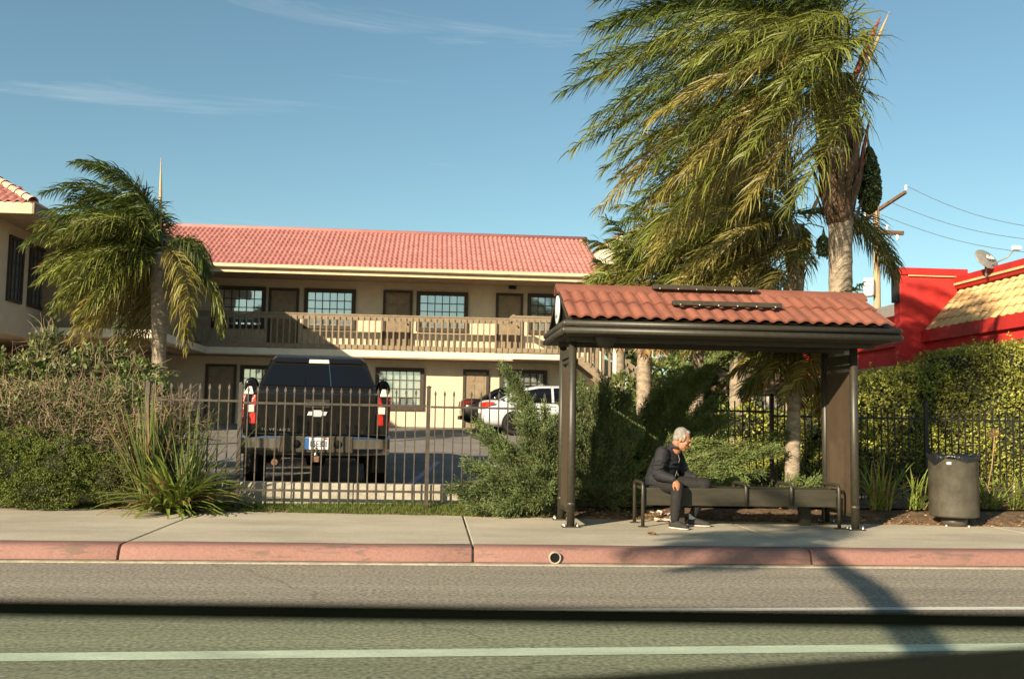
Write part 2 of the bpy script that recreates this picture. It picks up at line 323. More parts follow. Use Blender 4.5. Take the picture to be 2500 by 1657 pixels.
# roof: deck, gutter, tiles
RY,RZ=36.1,8.12; sl=math.atan2(RZ-ZE-.15,RY-YE); L=math.hypot(RZ-ZE-.15,RY-YE)
roof=B(MB().prism([(XL,YE+.05,ZE+.05),(XL,RY,RZ-.12),(XL,40.3,ZE+.05)],(XR-XL,0,0)),'roof','roof_pink')
B(MB().prism([(XL,YE-.06,ZE+.16),(XL,YE-.09,ZE+.06),(XL,YE-.05,ZE+.03),(XL,YE+.06,ZE+.03),(XL,YE+.06,ZE+.16)],(XR-XL,0,0)),'gutter','gutter')
B(MB().box(XL,XR,YE+.065,YE+.11,ZE-.1,ZE+.10),'fascia','gutter')
def tilemesh(name,w,l,h,mat,n=6,th=.018):
    m=MB(); pr=[]
    for k in range(n+1):
        t=k/n; x=t*w; z=h*max(0,math.sin(math.pi*min(1,t/.72)))**.8 if t<.72 else -.25*h*math.sin(math.pi*(t-.72)/.28)
        pr.append((x,z))
    lo=[(x,0,z+.012) for x,z in pr]; hi=[(x,l,z*.86-.012) for x,z in pr]; un=[(x,.0,z+.012-th) for x,z in pr]
    q=n+1; m.v=[*lo,*hi,*un]; m.f=[(i,i+1,q+i+1,q+i) for i in range(n)]+[(2*q+i,2*q+i+1,i+1,i) for i in range(n)]; m.s=[True]*n+[False]*n
    me=m.mesh(name); me.materials.append(MAT(mat)); return me
TW=.166; rows=11; tl=L/rows
tme=tilemesh('roof_tile',TW,tl*1.12,.052,'roof_pink')
def tilefield(org,ux,uy,cols,rows,tw,tl,me,parent,maxn,first=lambda c,r:True,mat=None,stuffname='roof_tiles_far',jit=.004,keep=lambda c,r:True):
    """ux along the eave, uy up the slope; individually for at most maxn tiles, the rest joined"""
    ux=Vector(ux).normalized(); uy=Vector(uy).normalized(); uz=ux.cross(uy)
    M3=Matrix((ux,uy,uz)).transposed(); e=M3.to_euler(); n=0; rest=MB()
    for r in range(rows):
        for c in range(cols):
            if not keep(c,r): continue
            p=Vector(org)+ux*(c*tw)+uy*(r*tl)+uz*(rv(-jit,jit))
            if n<maxn and first(c,r): inst('roof_tile',me,parent,p,e); n+=1
            else: rest.add([p+M3@v.co for v in me.vertices],[tuple(f.vertices) for f in me.polygons],True)
    if rest.v:
        o=rest.build(stuffname,mat,parent,fixn=False); o['kind']='stuff'
ncol=int((XR-XL)/TW)
c0=int((-8.2-XL)/TW)
tilefield((XL,YE-.02,ZE+.12),(1,0,0),(0,RY-YE,RZ-ZE-.15),ncol,rows,TW,tl,tme,roof,290,first=lambda c,r:(c>=c0 and r<4),mat='roof_field',stuffname='roof_tile_field')
B(MB().tube([(XL,RY,RZ-.02),(XR,RY,RZ-.02)],.10,10),'ridge','roof_pink')
B(MB().prism([(XR+.02,33.2,7.33),(XR+.80,33.2,7.80),(XR+.80,33.2,5.9),(XR+.02,33.2,5.9)],(0,3.2,0)),'parapet','stucco_white')
B(MB().prism([(XR-.02,33.15,7.335),(XR+.84,33.15,7.85),(XR+.84,33.15,7.91),(XR-.02,33.15,7.39)],(0,3.3,0)),'parapet_cap','roof_pink')
# railing
rail=B(MB().box(XL,2.6,YB-.05,YB+.05,ZRT-.05,ZRT),'railing','brown_trim',bevel=.005)
MB().box(XL,2.6,YB-.025,YB+.02,ZRT-.20,ZRT-.06).build('rail_board','brown_trim',rail); MB().box(XL,2.6,YB-.03,YB+.02,ZS+.01,ZS+.16).build('rail_board','brown_trim',rail)
bme=MB().box(-.024,.024,-.06,-.027,.02,1.08).mesh('baluster'); bme.materials.append(MAT('brown_trim'))
x=-8.9; i=0
while x<2.6:
    inst('baluster',bme,rail,(x,YB,ZS)); x+=.199; i+=1
MB().box(2.55,4.55,YB-.62,YB-.52,ZRT-.03,ZRT+.03).build('rail_cap','brown_trim',rail,bevel=.005)
MB().box(2.55,4.55,YB-.60,YB-.56,ZRT-.17,ZRT-.04).build('rail_board','brown_trim',rail); MB().box(2.55,4.55,YB-.60,YB-.56,ZS-.02,ZS+.13).build('rail_board','brown_trim',rail)
MB().bar((2.55,YB,ZRT-.05),(2.6,YB-.57,ZRT-.03),.08,.2).build('rail_board','brown_trim',rail)
for k in range(10): inst('baluster',bme,rail,(2.66+k*.199,YB-.565,ZS))
for k in range(4): inst('baluster',bme,rail,(4.62,YB-.45+k*.2,ZS),(0,0,R(90)))
# windows and doors
def window(px0,px1,py0,py1,nx,ny,lit=True,fr='dark_trim'):
    a=at(px0*K,py0*K,YW); b=at(px1*K,py1*K,YW); x0,x1,z1,z0=a.x,b.x,a.z,b.z; y=YW
    f=MB(); t=.13
    f.box(x0,x1,y-.09,y-.003,z1-t,z1).box(x0,x1,y-.092,y-.003,z0,z0+t).box(x0+.001,x0+t,y-.085,y-.003,z0+t,z1-t).box(x1-t,x1-.001,y-.085,y-.003,z0+t,z1-t)
    wo=B(f,'window',fr); ix0,ix1,iz0,iz1=x0+t,x1-t,z0+t,z1-t; dx=(ix1-ix0)/nx; dz=(iz1-iz0)/ny
    MB().box(ix0,ix1,y-.006,y-.002,iz0,iz1).build('curtain','curtain',wo)
    g=MB()
    pme=MB().box(.012,dx-.012,-.004,0,.012,dz-.012).mesh('pane'); pme.materials.append(MAT('pane_glass'))
    for i in range(nx):
        for j in range(ny): inst('pane',pme,wo,(ix0+i*dx,y-.035,iz0+j*dz),(rv(-.006,.006),0,rv(-.006,.006)))
    for i in range(1,nx): g.box(ix0+i*dx-.014,ix0+i*dx+.014,y-.055,y-.03,iz0,iz1)
    for j in range(1,ny): g.box(ix0,ix1,y-.052,y-.031,iz0+j*dz-.014,iz0+j*dz+.014)
    g.build('grille','dark_trim',wo)
def door(px0,px1,py0,zb):
    a=at(px0*K,py0*K,YW); b=at(px1*K,py0*K,YW); x0,x1,z1=a.x,b.x,a.z; y=YW
    f=MB(); t=.09; f.box(x0,x1,y-.07,y-.003,z1-t,z1).box(x0+.001,x0+t,y-.068,y-.003,zb,z1-t).box(x1-t,x1-.001,y-.068,y-.003,zb,z1-t)
    d=B(f,'door','dark_trim'); MB().box(x0+t,x1-t,y-.03,y-.003,zb,z1-t).build('door_leaf','brown_trim',d)
    ww=(x1-x0-2*t); hh=z1-t-zb
    for u in (.1,.55):
        for (v0,v1) in ((.06,.42),(.5,.78),(.83,.95)):
            MB().box(x0+t+ww*u,x0+t+ww*(u+.35),y-.042,y-.0305,zb+hh*v0,zb+hh*v1).build('door_panel','brown_trim',d,bevel=.01)
    MB().lathe([(.0,-.06),(.03,-.055),(.035,-.035),(.015,-.02),(.015,0)],(x0+t+ww*.9 if px0<1000 else x0+t+ww*.88,y-.03,zb+.98),'y',12).build('handle','chrome',d)
def pane_glass():
    m=bpy.data.materials.new('pane_glass'); m.use_nodes=True; t=m.node_tree; N=t.nodes; N.remove(N['Principled BSDF'])
    a=N.new('ShaderNodeBsdfTransparent'); a.inputs[0].default_value=(.90,.93,.94,1); g=N.new('ShaderNodeBsdfGlossy'); g.inputs['Roughness'].default_value=.03
    ms=N.new('ShaderNodeMixShader'); ms.inputs[0].default_value=.30; t.links.new(a.outputs[0],ms.inputs[1]); t.links.new(g.outputs[0],ms.inputs[2]); t.links.new(ms.outputs[0],N['Material Output'].inputs[0]); MATS['pane_glass']=m
pane_glass()
window(493,612,660,760,6,4); window(704,820,666,762,6,4); window(963,1080,673,768,6,4); window(1219,1330,678,774,6,4)
door(622,692,665,ZS); door(886,954,670,ZS); door(1146,1209,677,ZS)
window(556,640,843,950,5,4); window(868,978,848,948,6,4); window(1154,1262,853,955,6,4)
door(476,548,840,GZ); door(1070,1130,853,GZ)
a=at(1184*K,664*K,YW-.05); B(MB().box(a.x-.13,a.x+.13,YW-.14,YW-.003,a.z-.06,a.z+.04),'wall_lamp','black_plastic',bevel=.02)
# outside stair going down to the right, with its own balustrade
st=thing('staircase','brown outside staircase with slatted railing at the end of the balcony','stairs',(4.7,YB-.2,GZ))
sx0,sx1=4.75,7.6; z0,z1=ZS,GZ+.25; ns=11
m1=MB(); 
for s_,yy in ((0,YB-.62),(1,YB+.45)):
    MB().prism([(sx0,yy,z0-.02),(sx1,yy,z1-.02),(sx1,yy,z1-.3),(sx0,yy,z0-.34)],(0,.06,0)).build('stringer','brown_trim',st,local=False)
    MB().bar((sx0-.1,yy,z0+1.1),(sx1,yy,z1+.98),.07,.16).build('handrail','brown_trim',st,local=False)
    for k in range(15):
        t=k/14; x=sx0+(sx1-sx0)*t; z=z0+(z1-z0)*t
        MB().box(x-.025,x+.025,yy-.035,yy-.002,z-.1,z+1.0).build('baluster','brown_trim',st,local=False)
for k in range(ns):
    t=(k+.5)/ns; x=sx0+(sx1-sx0)*t; z=z0+(z1-z0)*t
    MB().box(x-.15,x+.15,YB-.56,YB+.45,z-.06,z).build('tread','concrete_wall',st,local=False)
# ================================================================== MOTEL, WING ON THE LEFT
wg=thing('motel_wing','nearer motel wing at left edge with hipped red tile roof','building',(-12,26,lotz(26)))
def Wg(m,name,mat,par=None,**k):
    o=m.build(name,mat,par or wg,**k)
    if par is None: o.location=-Vector((-12,26,lotz(26)))
    return o
e=atZ(80,510,6.05); ex,ey,ez=e.x,e.y,6.05      # front right eave corner
ov=.62; wx=ex-1.25; wy=ey+ov
zb=at(60,812,wy+1).z
Wg(MB().box(-24,wx,wy,32.5,zb,ez+.1),'wall','stucco'); Wg(MB().box(-24,wx-2.2,wy+1.2,32.5,lotz(22)-.2,zb),'lower_wall','soffit')  # lower wall coloured darker to stand in for shade under the wing
Wg(MB().box(-24,wx-.001,wy+.01,wy+.3,zb-.001,zb+.22),'beam','stucco')
for yy in (wy+.4,wy+4.6): Wg(MB().box(wx-.4,wx-.05,yy,yy+.35,lotz(yy)-.2,zb-.01),'pillar','stucco')
Wg(MB().box(-24,ex,ey,32.5,ez-.02,ez+.02),'soffit','soffit')
Wg(MB().box(-24,ex,ey-.05,ey-.003,ez-.12,ez+.14),'fascia','gutter'); Wg(MB().box(ex+.003,ex+.05,ey-.05,32.5,ez-.12,ez+.14),'fascia','brown_trim')
# rear step of the wing, wider, added for its shadow on the balcony
Wg(MB().box(-24,-7.9,27.6,32.4,3.25,ez+.0),'wall','soffit'); Wg(MB().box(-24,-7.38,27.0,32.6,ez+.021,ez+.30),'fascia','brown_trim')  # dark brown on this wall stands in for the walkway's shade
Wg(MB().box(-24,-7.4,27.0,YB-.05,ZSB,ZS-.01),'walkway_slab','stucco_white')
ph=math.radians(29); hx=4.2
wr=Wg(MB().add([(ex,ey,ez+.10),(-24,ey,ez+.10),(-24,ey+hx,ez+.1+hx*math.tan(ph)),(ex-hx,ey+hx,ez+.1+hx*math.tan(ph)),(ex,34,ez+.1),(ex-hx,34,ez+.1+hx*math.tan(ph))],[(0,3,2,1),(0,4,5,3)]),'roof','roof_pink')
t2=tilemesh('roof_tile',.2,.42,.06,'roof_pink')
cols=int(3.2/.2)
tilefield((ex-cols*.2,ey-.06,ez+.13),(1,0,0),(0,math.cos(ph),math.sin(ph)),cols,8,.2,.38,t2,wr,200,mat='roof_pink',keep=lambda c,r:(cols-c)*.2>r*.38*math.cos(ph)+.1)
capm=MB().loft([[(0+.13*math.cos(a),0,.13*math.sin(a)) for a in [math.pi*k/6 for k in range(7)]],[(0+.10*math.cos(a),.5,.10*math.sin(a)) for a in [math.pi*k/6 for k in range(7)]]],closed=False).mesh('hip_cap'); capm.materials.append(MAT('roof_pale'))
hd=Vector((-1,1,math.tan(ph))).normalized()
for k in range(12):
    p=Vector((ex,ey,ez+.16))+hd*(k*.42); q=hd.to_track_quat('Y','Z').to_euler(); inst('hip_cap',capm,wr,p,q)
# narrow barred windows in the side wall
def wwin(px0,px1,zt,zb_):
    def yat(px):
        lo,hi=wy,40
        for _ in range(40):
            mid=(lo+hi)/2; v=Vector((wx,mid,4))-CAM; p=1250+FPX*v.dot(CR)/v.dot(fwd)
            if p<px: lo=mid
            else: hi=mid
        return lo
    y0,y1=yat(px0),yat(px1); f=MB(); t=.08
    f.box(wx+.003,wx+.06,y0,y1,zt-t,zt).box(wx+.003,wx+.06,y0,y1,zb_,zb_+t).box(wx+.003,wx+.058,y0,y0+t,zb_+t,zt-t).box(wx+.003,wx+.058,y1-t,y1,zb_+t,zt-t)
    wo=Wg(f,'window','dark_trim'); MB().box(wx+.003,wx+.015,y0+t,y1-t,zb_+t,zt-t).build('pane','window_glass',wo)
    for i in range(1,4): MB().box(wx+.016,wx+.04,y0+(y1-y0)*i/4-.012,y0+(y1-y0)*i/4+.012,zb_+t,zt-t).build('bar','dark_trim',wo)
    for i in range(1,5): MB().box(wx+.0165,wx+.035,y0+t,y1-t,zb_+(zt-zb_)*i/5-.012,zb_+(zt-zb_)*i/5+.012).build('bar','dark_trim',wo)
wwin(12,48,5.75,4.1); wwin(63,101,5.75,4.1)
# ================================================================== RED RESTAURANT ON THE RIGHT
XW=11.4
rs=thing('red_restaurant','bright red restaurant with tan tiled mansard roof behind the hedge','building',(XW,22,.8))
def Rs(m,name,mat,par=None,**k):
    o=m.build(name,mat,par or rs,**k)
    if par is None: o.location=-Vector((XW,22,.8))
    return o
Rs(MB().box(XW,24,17.4,31,.3,3.60),'wall','red_wall'); Rs(MB().box(XW-.06,XW-.003,17.4,31,.3,2.75),'plinth','ochre_wall'); Rs(MB().box(XW-.12,XW-.004,17.4,31,2.752,2.9),'plinth_cap','soffit')
Rs(MB().box(XW-.10,XW-.005,17.4,31,3.35,3.63),'eave_board','red_trim',bevel=.01)
mr=Rs(MB().prism([(XW+.02,17.2,3.62),(12.3,17.2,4.62),(12.3,17.2,3.62)],(0,5.05,0)),'mansard','tan_tile')
tm=tilemesh('roof_tile',.3,.36,.035,'tan_tile',n=8)
tilefield((XW-.05,22.2,3.62),(0,-1,0),(.9,0,1.0),17,5,.3,.285,tm,mr,300,mat='tan_tile')
Rs(MB().prism([(12.14,17.2,4.62),(12.10,17.2,4.74),(12.10,17.2,4.90),(12.45,17.2,4.90),(12.45,17.2,4.62)],(0,5.0,0)),'gutter','red_trim'); Rs(MB().box(12.085,12.099,17.2,22.2,4.70,4.75),'gutter_trim','tan_tile')
Rs(MB().box(12.45,24,17.2,31,4.4,4.72),'roof_deck','grey_metal')
Rs(MB().box(10.82,12.42,22.27,22.6,2.0,5.06),'parapet_wall','red_wall',bevel=.02); Rs(MB().box(10.78,12.46,22.235,22.64,4.93,5.10),'parapet_cap','red_trim',bevel=.01); Rs(MB().box(11.0,12.2,22.22,22.234,4.90,4.925),'trim_strip','tan_tile')
Rs(MB().box(10.76,10.818,22.3,22.6,4.3,4.98),'vent_box','black_plastic')
# dish
dp=at(2290*K,607*K,20.6)
ds=thing('satellite_dish','grey satellite dish standing on the restaurant roof','satellite dish',(dp.x,20.6,4.72),R(14))
dm=MB(); prof=[(.001,.0),(.10,.004),(.2,.018),(.27,.034),(.30,.045)]
dm.lathe(prof,(0,0,0),'y',24); o=dm.build('reflector','grey_metal',ds); o.location=(-.1,-.02,.36); o.rotation_euler=(R(-28),0,R(10)); o.scale=(1.15,1,.85)
q=o.modifiers.new('s','SOLIDIFY'); q.thickness=.012
MB().tube([(-.05,.1,-.02),(-.05,.1,.25),(-.1,.05,.35)],.025,8).build('mast','grey_metal',ds); MB().tube([(-.1,-.02,.18),(.1,-.35,.34),(.22,-.45,.52)],.016,8).build('arm','grey_metal',ds); MB().box(.14,.34,-.52,-.42,.48,.58).build('receiver','white_sign',ds,bevel=.02)
def text(s,size,mat,parent,loc,rot,name='lettering',ext=.004,sx=1):
    cu=bpy.data.curves.new(name,'FONT'); cu.body=s; cu.size=size; cu.extrude=ext; cu.align_x='CENTER'; cu.align_y='CENTER'
    ob=bpy.data.objects.new(name,cu); COL.objects.link(ob); dg=bpy.context.evaluated_depsgraph_get(); me=bpy.data.meshes.new_from_object(ob.evaluated_get(dg)); bpy.data.objects.remove(ob); bpy.data.curves.remove(cu)
    me.materials.clear(); me.materials.append(MAT(mat)); o=bpy.data.objects.new(name,me); COL.objects.link(o); o.parent=parent; o.location=loc; o.rotation_euler=rot; o.scale=(sx,1,1); return o
text('dish',.16,'white_sign',ds,(-.1,-.075,.37),(R(62),0,R(10)))
# ------------------------------------------------------------------ small white outbuilding far behind the fence
a=at(1772,998,27); b=at(1925,940,27)
ob_=thing('white_outbuilding','low white outbuilding with brown shingled roof edge beyond the black fence','building',((a.x+b.x)/2,27,1.0))
MB().box(a.x,b.x+1.5,27,30,.9,b.z-.15).build('wall','stucco_white',ob_,local=False); MB().prism([(a.x-.2,26.7,b.z-.16),(a.x-.2,26.8,b.z+.02),(a.x-.2,30.2,b.z+.5),(a.x-.2,30.2,b.z-.16)],(b.x-a.x+2,0,0)).build('roof','timber',ob_,local=False)
rl=MB().box(a.x-.3,b.x+.4,26.28,26.32,b.z-.32,b.z-.28).build('railing','iron',ob_,local=False)
for k in range(20):
    x=a.x-.25+k*.105; MB().box(x-.012,x+.012,26.325,26.345,1.2,b.z-.25).build('picket','iron',rl)
# ------------------------------------------------------------------ utility pole with wires
pp=at(2141,690,46); up=thing('utility_pole','wooden utility pole with two crossarms far behind the palms','utility pole',(pp.x,46,1.2))
ztop=at(2145,500,46).z; zc=at(2145,565,46).z
MB().tube([(0,0,0),(0,0,ztop-1.2)],[.19,.15],10).build('pole','pole_wood',up)
MB().bar((-2.3,.0,zc-1.2),(1.35,.0,zc-1.25),.16,.18).build('crossarm','timber',up); ta=ztop-1.2-.25
MB().bar((-.2,1.0,ta-.3),(.75,-1.5,ta+.55),.14,.14).build('crossarm','timber',up); MB().bar((.05,-.17,ta),(.05,-.17,ta-.6),.02,.02).build('bracket','iron',up)
for s_ in (-1,1): MB().bar((0,-.16,zc-1.2-.75),(s_*.85,-.1,zc-1.3),.03,.05).build('brace','timber',up)
ins=MB().lathe([(.0,.28),(.05,.26),(.07,.18),(.05,.14),(.08,.06),(.03,.0)],(0,0,0),'z',10).mesh('insulator'); ins.materials.append(MAT('white_sign'))
for (x,y,z) in ((-1.9,0,zc-1.1),(-.5,0,zc-1.1),(.55,0,zc-1.12),(.78,-1.5,ta+.62),(-.15,.9,ta-.25)): inst('insulator',ins,up,(x,y,z))
inst('insulator',ins,up,(1.0,-.1,zc-1.35),(R(180),0,0))
MB().lathe([(.0,.9),(.24,.88),(.26,.8),(.26,.1),(.22,.0),(.0,0)],(-.45,-.1,zc-4.4),'z',14).build('transformer','white_sign',up)
for i,((x,y,z),(ex_,ez_)) in enumerate((((.78,-1.5,ta+.85),(2560,560)),((.3,-.6,ta+.3),(2560,590)),((.2,-.1,zc-.4),(2560,622)))):
    e2=at(ex_,ez_,40)-Vector((pp.x,46,1.2)); p0=Vector((x,y,z)); pts=[p0.lerp(e2,t)+Vector((0,0,-.35*math.sin(math.pi*t))) for t in [k/10 for k in range(11)]]
    MB().tube(pts,.012,4).build('wire','wire',up)
# ================================================================== BUS SHELTER
sh=thing('bus_shelter','dark bronze bus shelter with small red tiled gable roof','bus shelter',(3.3,11.94,.15))
def Sh(m,name,mat,par=None,**k):
    o=m.build(name,mat,par or sh,**k)
    if par is None: o.location=-Vector((3.3,11.94,.15))
    return o
X0,X1,YF,YR_=1.62,5.0,11.5,12.37
ZEV=at(1800,799,11.0).z; YFA,YRA,XFA,XFB=11.0,12.88,1.46,5.33; YRI=11.94; ZRI=at(1700,712,YRI).z
for (x,y,r) in ((X0,YF,.047),(X1,YF,.047),(X0,YR_,.045),(X1,YR_,.045)):
    p=Sh(MB().tube([(x,y,.155),(x,y,ZEV-.08)],r,16),'post','bronze')
    MB().box(x-.10,x+.10,y-.07,y+.07,.150,.165).build('base_plate','bronze_matt',p,bevel=.003)
    for sx in (-.075,.075):
        for sy in (-.045,.045): MB().lathe([(.016,0),(.016,.018),(.009,.022),(.009,.034),(0,.036)],(x+sx,y+sy,.165),'z',8).build('bolt','bolt',p)
    MB().lathe([(r+.001,0),(r+.006,.004),(r+.006,.03),(r+.001,.034)],(x,y,.40),'z',16).build('collar','bronze',p)
for x in (X0,X1):
    f=MB(); f.box(x-.018,x+.018,YF+.05,YF+.085,.30,2.1).box(x-.018,x+.018,YR_-.085,YR_-.05,.30,2.1).box(x-.017,x+.017,YF+.085,YR_-.085,.30,.34).box(x-.017,x+.017,YF+.085,YR_-.085,2.06,2.1)
    q=Sh(f,'panel_frame','bronze'); MB().box(x-.004,x+.004,YF+.085,YR_-.085,.34,2.02).build('panel','panel_brown',q)
    for yy in (YF+.25,YR_-.25):
        pass
    Sh(MB().box(x-.03,x+.03,YF+.05,YR_-.05,2.12,2.22),'end_beam','bronze')
# perimeter eave frame: two stacked round rails and a soffit
for (dz,r,off) in ((.0,.037,0),(-.078,.037,-.008)):
    a=[(XFA-off,YFA-off),(XFB+off,YFA-off),(XFB+off,YRA+off),(XFA-off,YRA+off)]
    a=[(XFA+off,YFA+off),(XFB-off,YFA+off),(XFB-off,YRA-off),(XFA+off,YRA-off)]
    for i in range(4):
        p,q=a[i],a[(i+1)%4]; Sh(MB().tube([(p[0],p[1],ZEV+dz),(q[0],q[1],ZEV+dz)],r,14),'eave_rail','bronze')
        MB()
    for p in a: Sh(MB().lathe([(0,r),(r*.7,r*.7),(r,0),(r*.7,-r*.7),(0,-r)],(p[0],p[1],ZEV+dz),'z',14),'rail_corner','bronze')
Sh(MB().box(XFA+.03,XFB-.03,YFA+.03,YFA+.05,ZEV-.11,ZEV+.03),'fascia_back','bronze'); Sh(MB().box(XFA+.03,XFA+.05,YFA+.051,YRA-.05,ZEV-.11,ZEV+.03),'fascia_back','bronze')
Sh(MB().box(XFA+.051,XFB-.05,YFA+.051,YRA-.05,ZEV-.115,ZEV-.10),'soffit','bronze_matt')
for y in (YF,YR_): Sh(MB().box(XFA+.1,XFB-.1,y-.05,y+.05,ZEV-.165,ZEV-.117),'beam','bronze')
hp=at(1478,833,YF-.1); Sh(MB().lathe([(.0,-.05),(.11,-.05),(.125,-.03),(.125,.03),(.11,.05),(.0,.05)],(hp.x,YF-.12,ZEV-.12),'y',20),'lamp_housing','bronze')
# roof
rf=Sh(MB().prism([(XFA+.08,YFA-.0,ZEV+.05),(XFA+.08,YRI,ZRI-.06),(XFA+.08,YRA,ZEV+.05)],(XFB-XFA-.16,0,0)),'roof','bronze')
uy=Vector((0,YRI-YFA,ZRI-ZEV-.08)); SL=uy.length
sm=tilemesh('roof_tile',.157,SL*.55,.024,'shelter_tile',n=10,th=.022)
nct=int((XFB-XFA)/.157)
tilefield((XFA+.03,YFA-.035,ZEV+.075),(1,0,0),uy,nct,2,.157,SL*.48,sm,rf,100,mat='shelter_tile',jit=.003)
tilefield((XFB-.03,YRA+.035,ZEV+.075),(-1,0,0),(0,-uy.y,uy.z),nct,2,.157,SL*.48,sm,rf,100,mat='shelter_tile',jit=.003)
nr=8; lr=(XFB-XFA-.03)/nr
for k in range(nr):
    x=XFA+.0+k*lr; s=[]
    for xx,g in ((x,1.0),(x+lr*1.03,.93)):
        s.append([(xx,YRI-.16*g,ZRI-.065*g),(xx,YRI-.10*g,ZRI-.0*g),(xx,YRI-.03,ZRI+.045*g),(xx,YRI+.03,ZRI+.045*g),(xx,YRI+.10*g,ZRI-.0*g),(xx,YRI+.16*g,ZRI-.065*g),(xx,YRI+.15*g,ZRI-.085*g),(xx,YRI,ZRI+.02),(xx,YRI-.15*g,ZRI-.085*g)])
    MB().loft(s,sm=False).build('ridge_cap','shelter_tile',rf)
# gable end with round sign
MB().add([(XFA+.075,YFA+.06,ZEV+.03),(XFA+.075,YRA-.06,ZEV+.03),(XFA+.075,YRI,ZRI-.08)],[(0,1,2)]).build('gable','door_black',rf)
for s_ in (-1,1):
    MB().bar((XFA+.055,YRI+s_*(YRI-YFA-.02),ZEV+.045),(XFA+.055,YRI,ZRI-.03),.05,.06,up=(1,0,0)).build('barge_board','bronze',rf)
dc=(XFA+.03,YRI,ZEV+.25)
MB().lathe([(.0,-.012),(.168,-.012),(.172,-.008),(.172,.008),(.0,.008)],dc,'x',32).build('round_sign','white_sign',rf)
MB().prism([(XFA+.016,YRI-.03,ZEV+.20),(XFA+.016,YRI-.13,ZEV+.16),(XFA+.016,YRI+.02,ZEV+.15),(XFA+.016,YRI+.11,ZEV+.175)],(-.004,0,0)).build('sign_mark','grey_metal',rf)
for (p0,p1,py,Y) in ((1593,1847,722,11.80),(1642,1906,774,11.26)):
    a=at(p0,py,Y); b=at(p1,py+5,Y); zz=ZEV+.08+(Y-YFA)/(YRI-YFA)*(ZRI-ZEV-.08)+.085
    o=Sh(MB().box(a.x,b.x,Y-.05,Y+.05,zz-.025,zz+.03),'light_bar','bronze_matt',bevel=.006)
    for k in range(6): MB().lathe([(.010,0),(.010,-.012),(0,-.014)],(a.x+.08+k*(b.x-a.x-.16)/5,Y-.052,zz-.02),'y',8).build('screw','bolt',o)
# ================================================================== BENCH
bn=thing('bench','long dark slab bench with bent steel tube hoops inside the shelter','bench',(3.66,11.85,.15))
def Bn(m,name,mat,par=None,**k):
    o=m.build(name,mat,par or bn,**k)
    if par is None: o.location=-Vector((3.66,11.85,.15))
    return o
Bn(MB().box(2.50,4.83,11.63,11.665,.40,.605),'front_board','bench_wood',bevel=.008)
for k in range(4): Bn(MB().box(2.50,4.83,11.668+k*.098,11.76+k*.098,.575,.607),'seat_slat','bench_wood',bevel=.006)
Bn(MB().box(2.55,4.78,11.70,12.0,.54,.573),'seat_frame','bronze_matt')
def hoop(x,zf,zb_,full):
    pts=[(x,11.605,zf)]
    for a in (180,150,120,90): pts.append((x,11.665+.06*math.cos(R(a)),.60+.06*math.sin(R(a))))
    for a in (90,60,30,0): pts.append((x,12.03+.06*math.cos(R(a)),.60+.06*math.sin(R(a))))
    pts.append((x,12.09,zb_)); 
    o=Bn(MB().tube(pts,.021,10),'leg_hoop' if full else 'divider','bronze')
    if full:
        for y in (11.605,12.09): MB().box(x-.05,x+.05,y-.04,y+.04,.151,.161).build('foot_plate','bronze_matt',o)
hoop(2.485,.155,.155,True); hoop(4.85,.155,.155,True); hoop(3.72,.43,.5,False); hoop(4.27,.43,.5,False)
Bn(MB().box(4.52,4.64,11.95,12.07,.15,.54),'support_leg','bronze_matt')
Bn(MB().box(2.95,3.07,11.95,12.07,.15,.54),'support_leg','bronze_matt')
# ================================================================== LITTER BIN
cp=at(2328,1200,12.15)
tcn=thing('litter_bin','round dark steel litter bin with black bag folded over its rim','bin',(cp.x,12.15,.15))
MB().lathe([(0,.115),(.27,.115),(.290,.125),(.294,.14),(.294,.83),(.300,.84),(.300,.865),(.285,.87),(.27,.80),(.25,.4),(0,.3)],(0,0,0),'z',40).build('body','can_metal',tcn)
MB().lathe([(0,0.0),(.155,0),(.155,.114),(0,.114)],(0,0,0),'z',24).build('pedestal','can_metal',tcn)
for a in range(4): MB().lathe([(.017,0),(.017,.02),(0,.024)],(.19*math.cos(a*1.57+.6),.19*math.sin(a*1.57+.6),0),'z',8).build('bolt','bolt',tcn)
m=MB(); n=48; pr=[(.25,.72),(.275,.85),(.29,.885),(.31,.88),(.312,.84),(.308,.82)]
for i,(r,z) in enumerate(pr):
    for k in range(n):
        a=2*math.pi*k/n; w1=math.sin(a*7+i)*.008+math.sin(a*13+2*i)*.007+rv(-.004,.004); dz=(.02*math.sin(a*3+1)+.03*math.sin(a*5)+rv(-.01,.01)) if i==5 else .006*math.sin(a*9+i)
        m.v.append(((r+w1*.6)*math.cos(a),(r+w1*.6)*math.sin(a),z+w1+dz))
m.f=[(i*n+k,i*n+(k+1)%n,(i+1)*n+(k+1)%n,(i+1)*n+k) for i in range(len(pr)-1) for k in range(n)]; m.s=[True]*len(m.f)
m.build('bag','bag',tcn); MB().lathe([(0,.74),(.27,.76)],(0,0,0),'z',24).build('bag_floor','bag',tcn)
MB().prism([(-.2,-.222,.80),(-.16,-.252,.80),(-.16,-.252,.77),(-.2,-.222,.77)],(-.003,-.004,0)).build('sticker','plate_white',tcn)
